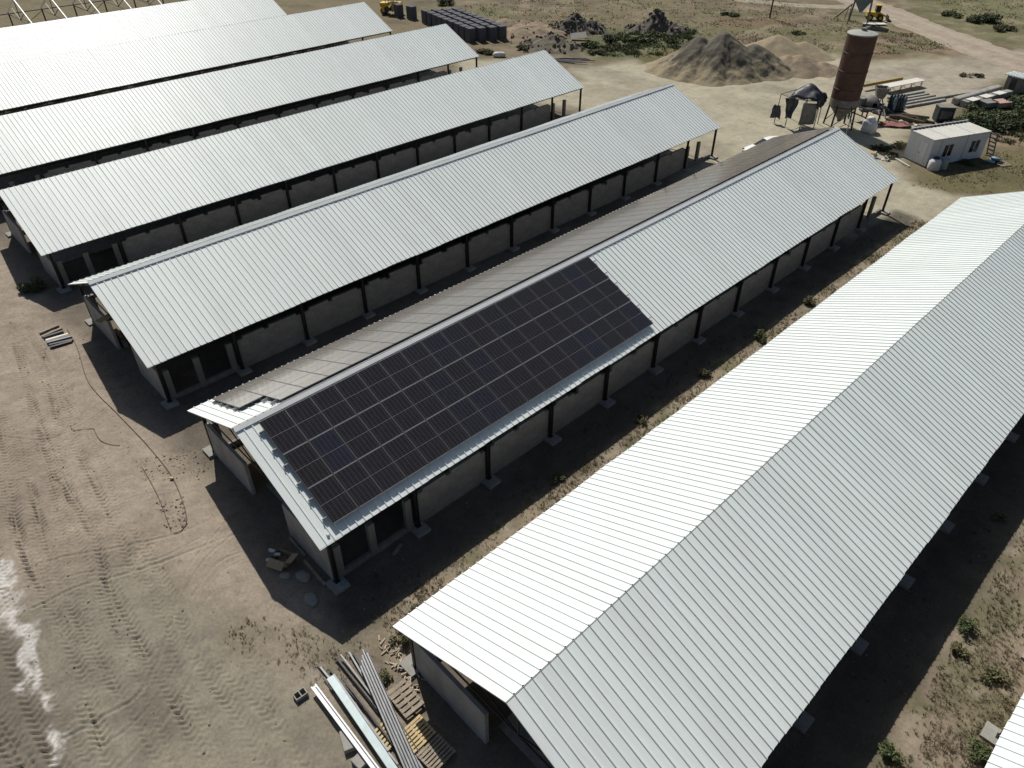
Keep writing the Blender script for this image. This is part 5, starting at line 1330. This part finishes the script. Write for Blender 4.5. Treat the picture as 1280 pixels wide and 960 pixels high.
FARB = [((-31.35, 92.38), 1.2, 1.0, M_dleaf, 'dark bush at the far corner of the solar shed'), ((-29.58, 91.25), 1.0, 0.8, M_olive, 'olive bush between solar shed and cabin'), ((-30.14, 95.20), 1.2, 1.1, M_olive, 'olive bush touching the left end of the cabin'), ((-32.29, 106.38), 1.0, 0.9, M_leaf, 'small green bush between logs and generator'),
 ((-22.49, 95.49), 0.9, 0.7, M_leaf, 'low green bush under the cabin wall'),
 ((-28.50, 107.70), 1.4, 1.2, M_olive, 'pale olive bush right behind the cabin roof'), ((-27.12, 108.29), 2.0, 1.8, M_dleaf, 'dark thicket bush behind the cabin, leftmost'), ((-27.03, 111.95), 2.2, 1.8, M_leaf, 'thicket bush behind the cabin, second from left'), ((-24.97, 110.56), 2.2, 1.9, M_dleaf, 'thicket bush behind the far end of the cabin'), ((-25.06, 114.96), 2.2, 1.8, M_leaf, 'thicket bush right of the crates'), ((-23.03, 113.50), 2.4, 1.9, M_dleaf, 'broad thicket bush near the right edge'), ((-23.06, 117.99), 2.3, 1.9, M_leaf, 'thicket bush cut by the right edge'), ((-26.04, 121.10), 1.8, 1.5, M_dleaf, 'thicket bush behind the crates'), ((-25.25, 124.47), 1.8, 1.5, M_leaf, 'thicket bush below the small hut'), ((-28.53, 115.05), 1.6, 1.4, M_leaf, 'thicket bush below the near ends of the big beams'),
 ((-87.69, 103.72), 2.0, 1.3, M_leaf, 'green weed bush right of the tilted metal sheet'), ((-87.65, 108.58), 2.3, 1.4, M_dleaf, 'green weed bush in front of the left rubble heap'), ((-85.95, 112.05), 2.2, 1.3, M_leaf, 'green weed bush midway between the rubble heaps'), ((-83.01, 113.54), 2.4, 1.5, M_leaf, 'green weed bush in front of the peaked rubble heap'), ((-83.60, 117.08), 2.0, 1.3, M_dleaf, 'dark weed bush at the foot of the peaked rubble heap'), ((-83.41, 106.72), 1.8, 1.0, M_olive, 'olive weed bush on the sandy side of the weeds'), ((-83.52, 100.56), 1.5, 0.9, M_olive, 'olive weed bush at the sandy lower left of the weeds'), ((-79.92, 116.85), 1.8, 1.0, M_leaf, 'weed bush at the right end of the weeds'),
 ((-100.06, 107.34), 1.7, 1.6, M_dleaf, 'round dark bush left of the left rubble heap'), ((-93.82, 97.16), 1.8, 1.4, M_olive, 'olive bush above the grey rubble heap'), ((-93.92, 93.95), 1.5, 1.2, M_olive, 'olive bush right of the white sack'),
 ((-130.02, 106.67), 2.0, 2.0, M_dleaf, 'round dark bush behind the block stacks'), ((-97.50, 87.11), 1.1, 1.0, M_dry, 'dry bush before the nearest block stack'), ((-95.66, 87.60), 1.0, 1.2, M_olive, 'dry olive bush left of the white sack'),
 ((-67.54, 138.61), 1.4, 0.9, M_dleaf, 'dark scrub in the dry field right of the pole, nearer one'), ((-85.77, 142.22), 1.2, 0.8, M_dleaf, 'dark scrub in the dry field left of the pole'), ((-83.66, 142.39), 1.2, 0.8, M_dleaf, 'dark scrub just right of the one left of the pole'), ((-47.16, 173.53), 3.0, 2.0, M_dleaf, 'large dark scrub right of the dirt road'), ((-49.38, 173.13), 2.2, 1.5, M_olive, 'olive scrub beside the large dark scrub'), ((-42.41, 169.14), 2.4, 1.4, M_olive, 'olive scrub lower on the road bank'), ((-53.81, 174.49), 2.2, 1.2, M_leaf, 'green scrub on the road bank, farthest up'), ((-36.10, 132.14), 0.9, 0.7, M_dry, 'dry tuft bush on the track above the big beams'), ((-34.65, 133.69), 0.9, 0.7, M_olive, 'olive tuft bush on the track above the big beams'),
]
for k, (p_, rx, rz, mt, lab) in enumerate(FARB): bush(lab, p_, rx, rz*0.62, int(560*rx**0.8), 0.13 + 0.06*rx, M_leaf if mt is M_dleaf and k % 2 else mt, 'bush', None, 40+k)

def weeds(label, areas, mat, blade_h, blade_w, blades=7, name='weeds', seed=0):
    rr = np.random.default_rng(seed); V = []; F = []; nv = 0
    for poly, n in areas:
        poly = np.array(poly, float); lo, hi = poly.min(0), poly.max(0)
        pts = rr.uniform(lo, hi, (n*3, 2)); msk = inside(pts[:,0], pts[:,1], poly, 0.3, 0.4, 2.0, seed)
        dens = sstep(-0.08, 0.18, fbm(pts[:,0], pts[:,1], 2.2, 3, seed+50))
        pts = pts[rr.random(len(pts)) < msk*(0.08 + dens)][:n]
        z = ground_height(pts[:,0], pts[:,1])
        for (px_, py_), pz in zip(pts, z):
            sc = rr.uniform(0.5, 1.5)
            for b in range(blades):
                a_ = rr.uniform(0, 6.283); lean = rr.uniform(0.2, 1.1); hh = blade_h*sc*rr.uniform(0.6, 1.2); ww = blade_w*rr.uniform(0.6, 1.3)
                ox, oy = rr.normal(0, blade_h*0.25, 2)*sc; ca, sa = math.cos(a_), math.sin(a_)
                bx, by = px_+ox, py_+oy
                V += [(bx-sa*ww, by+ca*ww, pz-0.02), (bx+sa*ww, by-ca*ww, pz-0.02), (bx+ca*lean*hh, by+sa*lean*hh, pz+hh)]
                F.append((nv, nv+1, nv+2)); nv += 3
    me = bpy.data.meshes.new(name); me.from_pydata(V, [], F); me.materials.append(mat)
    o = bpy.data.objects.new(name, me); col.objects.link(o)
    return tag(o, label, 'weeds', None, 'stuff')
STRIP1 = [(-20.4,10), (-17.2,10), (-17.2,77), (-20.4,77)]; STRIP1B = [(-22.6,10), (-20,10), (-20,77), (-22.6,77)]
STRIP2 = [(0.6,10), (4.2,10), (4.2,60), (0.6,60)]; STRIP2B = [(-2.6,10), (0.8,10), (0.8,60), (-2.6,60)]
FRONT = [(-25.26, 5.38), (-20.71, 8.13), (-19.07, 9.84), (-17.74, 7.04), (-21.75, 5.20), (-24.55, 4.15)]
weeds('dry brown weeds along the strips beside the eaves', [(STRIP1, 3200), (STRIP2, 4200), (FRONT, 200), ([(-54.89, 44.18), (-41.93, 40.78), (-41.81, 36.78), (-50.53, 38.51)], 60)], M_dry, 0.12, 0.013, 9, 'dry_weeds', 3)
weeds('olive weeds along the strips beside the eaves', [(STRIP1, 1500), (STRIP1B, 500), (STRIP2, 2000), (STRIP2B, 160), (FRONT, 60), ([(-24.27, 84.65), (-21.79, 101.71), (-17.79, 105.94), (-14.00, 93.00), (-19.82, 86.27)], 900)], M_olive, 0.13, 0.016, 9, 'olive_weeds', 5)
weeds('dry grass of the far field', [([(-127.80, 105.67), (-110.30, 178.11), (-62.74, 154.85), (-56.88, 130.49), (-68.80, 122.33), (-79.70, 123.83), (-94.20, 103.22), (-96.07, 93.19)], 7000), ([(-63.63, 150.09), (-53.21, 153.97), (-42.76, 148.61), (-52.22, 132.49)], 1200), ([(-64.64, 185.49), (-52.75, 225.25), (-37.36, 172.74), (-47.87, 174.75)], 1500)], M_dry, 0.17, 0.04, 7, 'field_grass', 7)
weeds('green weeds between the rubble heaps and behind the cabin', [([(-88.11, 101.71), (-90.73, 119.17), (-81.82, 126.89), (-74.47, 116.28), (-74.52, 107.26), (-83.13, 99.51)], 2600), ([(-29.00, 109.86), (-30.56, 119.87), (-25.87, 133.52), (-17.96, 106.52), (-23.15, 105.75)], 1600)], M_leaf, 0.3, 0.05, 7, 'green_weeds', 9)

# loose stones and clods
M_clod = worn('pale clods', (0.26, 0.225, 0.172), 0.95, 0, 0.3, 3)
rr = np.random.default_rng(21); m = MB()
def pebbles(poly, n, smin, smax, seed):
    poly = np.array(poly, float); pts = rr.uniform(poly.min(0), poly.max(0), (n, 2)); k = inside(pts[:,0], pts[:,1], poly, 0.3, 0.3, 2, seed) > 0.5
    for (px_, py_), pz in zip(pts[k], ground_height(pts[k][:,0], pts[k][:,1])):
        s = smin + (smax-smin)*rr.random()**4; vs = []
        for q in ((1,0,0),(-1,0,0),(0,1,0),(0,-1,0),(0,0,1),(0,0,-.6)):
            f = s*rr.uniform(0.6, 1.3); vs.append((px_+q[0]*f, py_+q[1]*f, pz+q[2]*f*0.8))
        m.add(vs, [(0,2,4),(2,1,4),(1,3,4),(3,0,4),(2,0,5),(1,2,5),(3,1,5),(0,3,5)])
pebbles([(-75,-3), (-16,-3), (-16,11), (-75,11)], 1500, 0.015, 0.08, 1)
pebbles([(-24,10), (-16.5,10), (-16.5,60), (-24,60)], 600, 0.015, 0.07, 2)
pebbles([(-3,10), (5,10), (5,45), (-3,45)], 350, 0.015, 0.07, 3)
pebbles([(-40.54, 5.80), (-38.28, 9.75), (-38.45, 11.77), (-35.76, 8.27), (-38.12, 5.81)], 700, 0.03, 0.12, 4); pebbles([(-36.00, 5.64), (-35.16, 6.98), (-32.63, 6.05), (-33.46, 5.02)], 260, 0.03, 0.14, 5)
tag(m.obj('stones', M_clod), 'loose stones and clods scattered over the bare earth', 'stones', None, 'stuff')

# ------------------------------------------------------------------ bring everything from survey units to metres
K = 0.745
for o in list(scene.objects):
    if o.parent is None and o.type != 'LIGHT':
        o.location = o.location * K
        if o.type != 'CAMERA': o.scale = o.scale * K
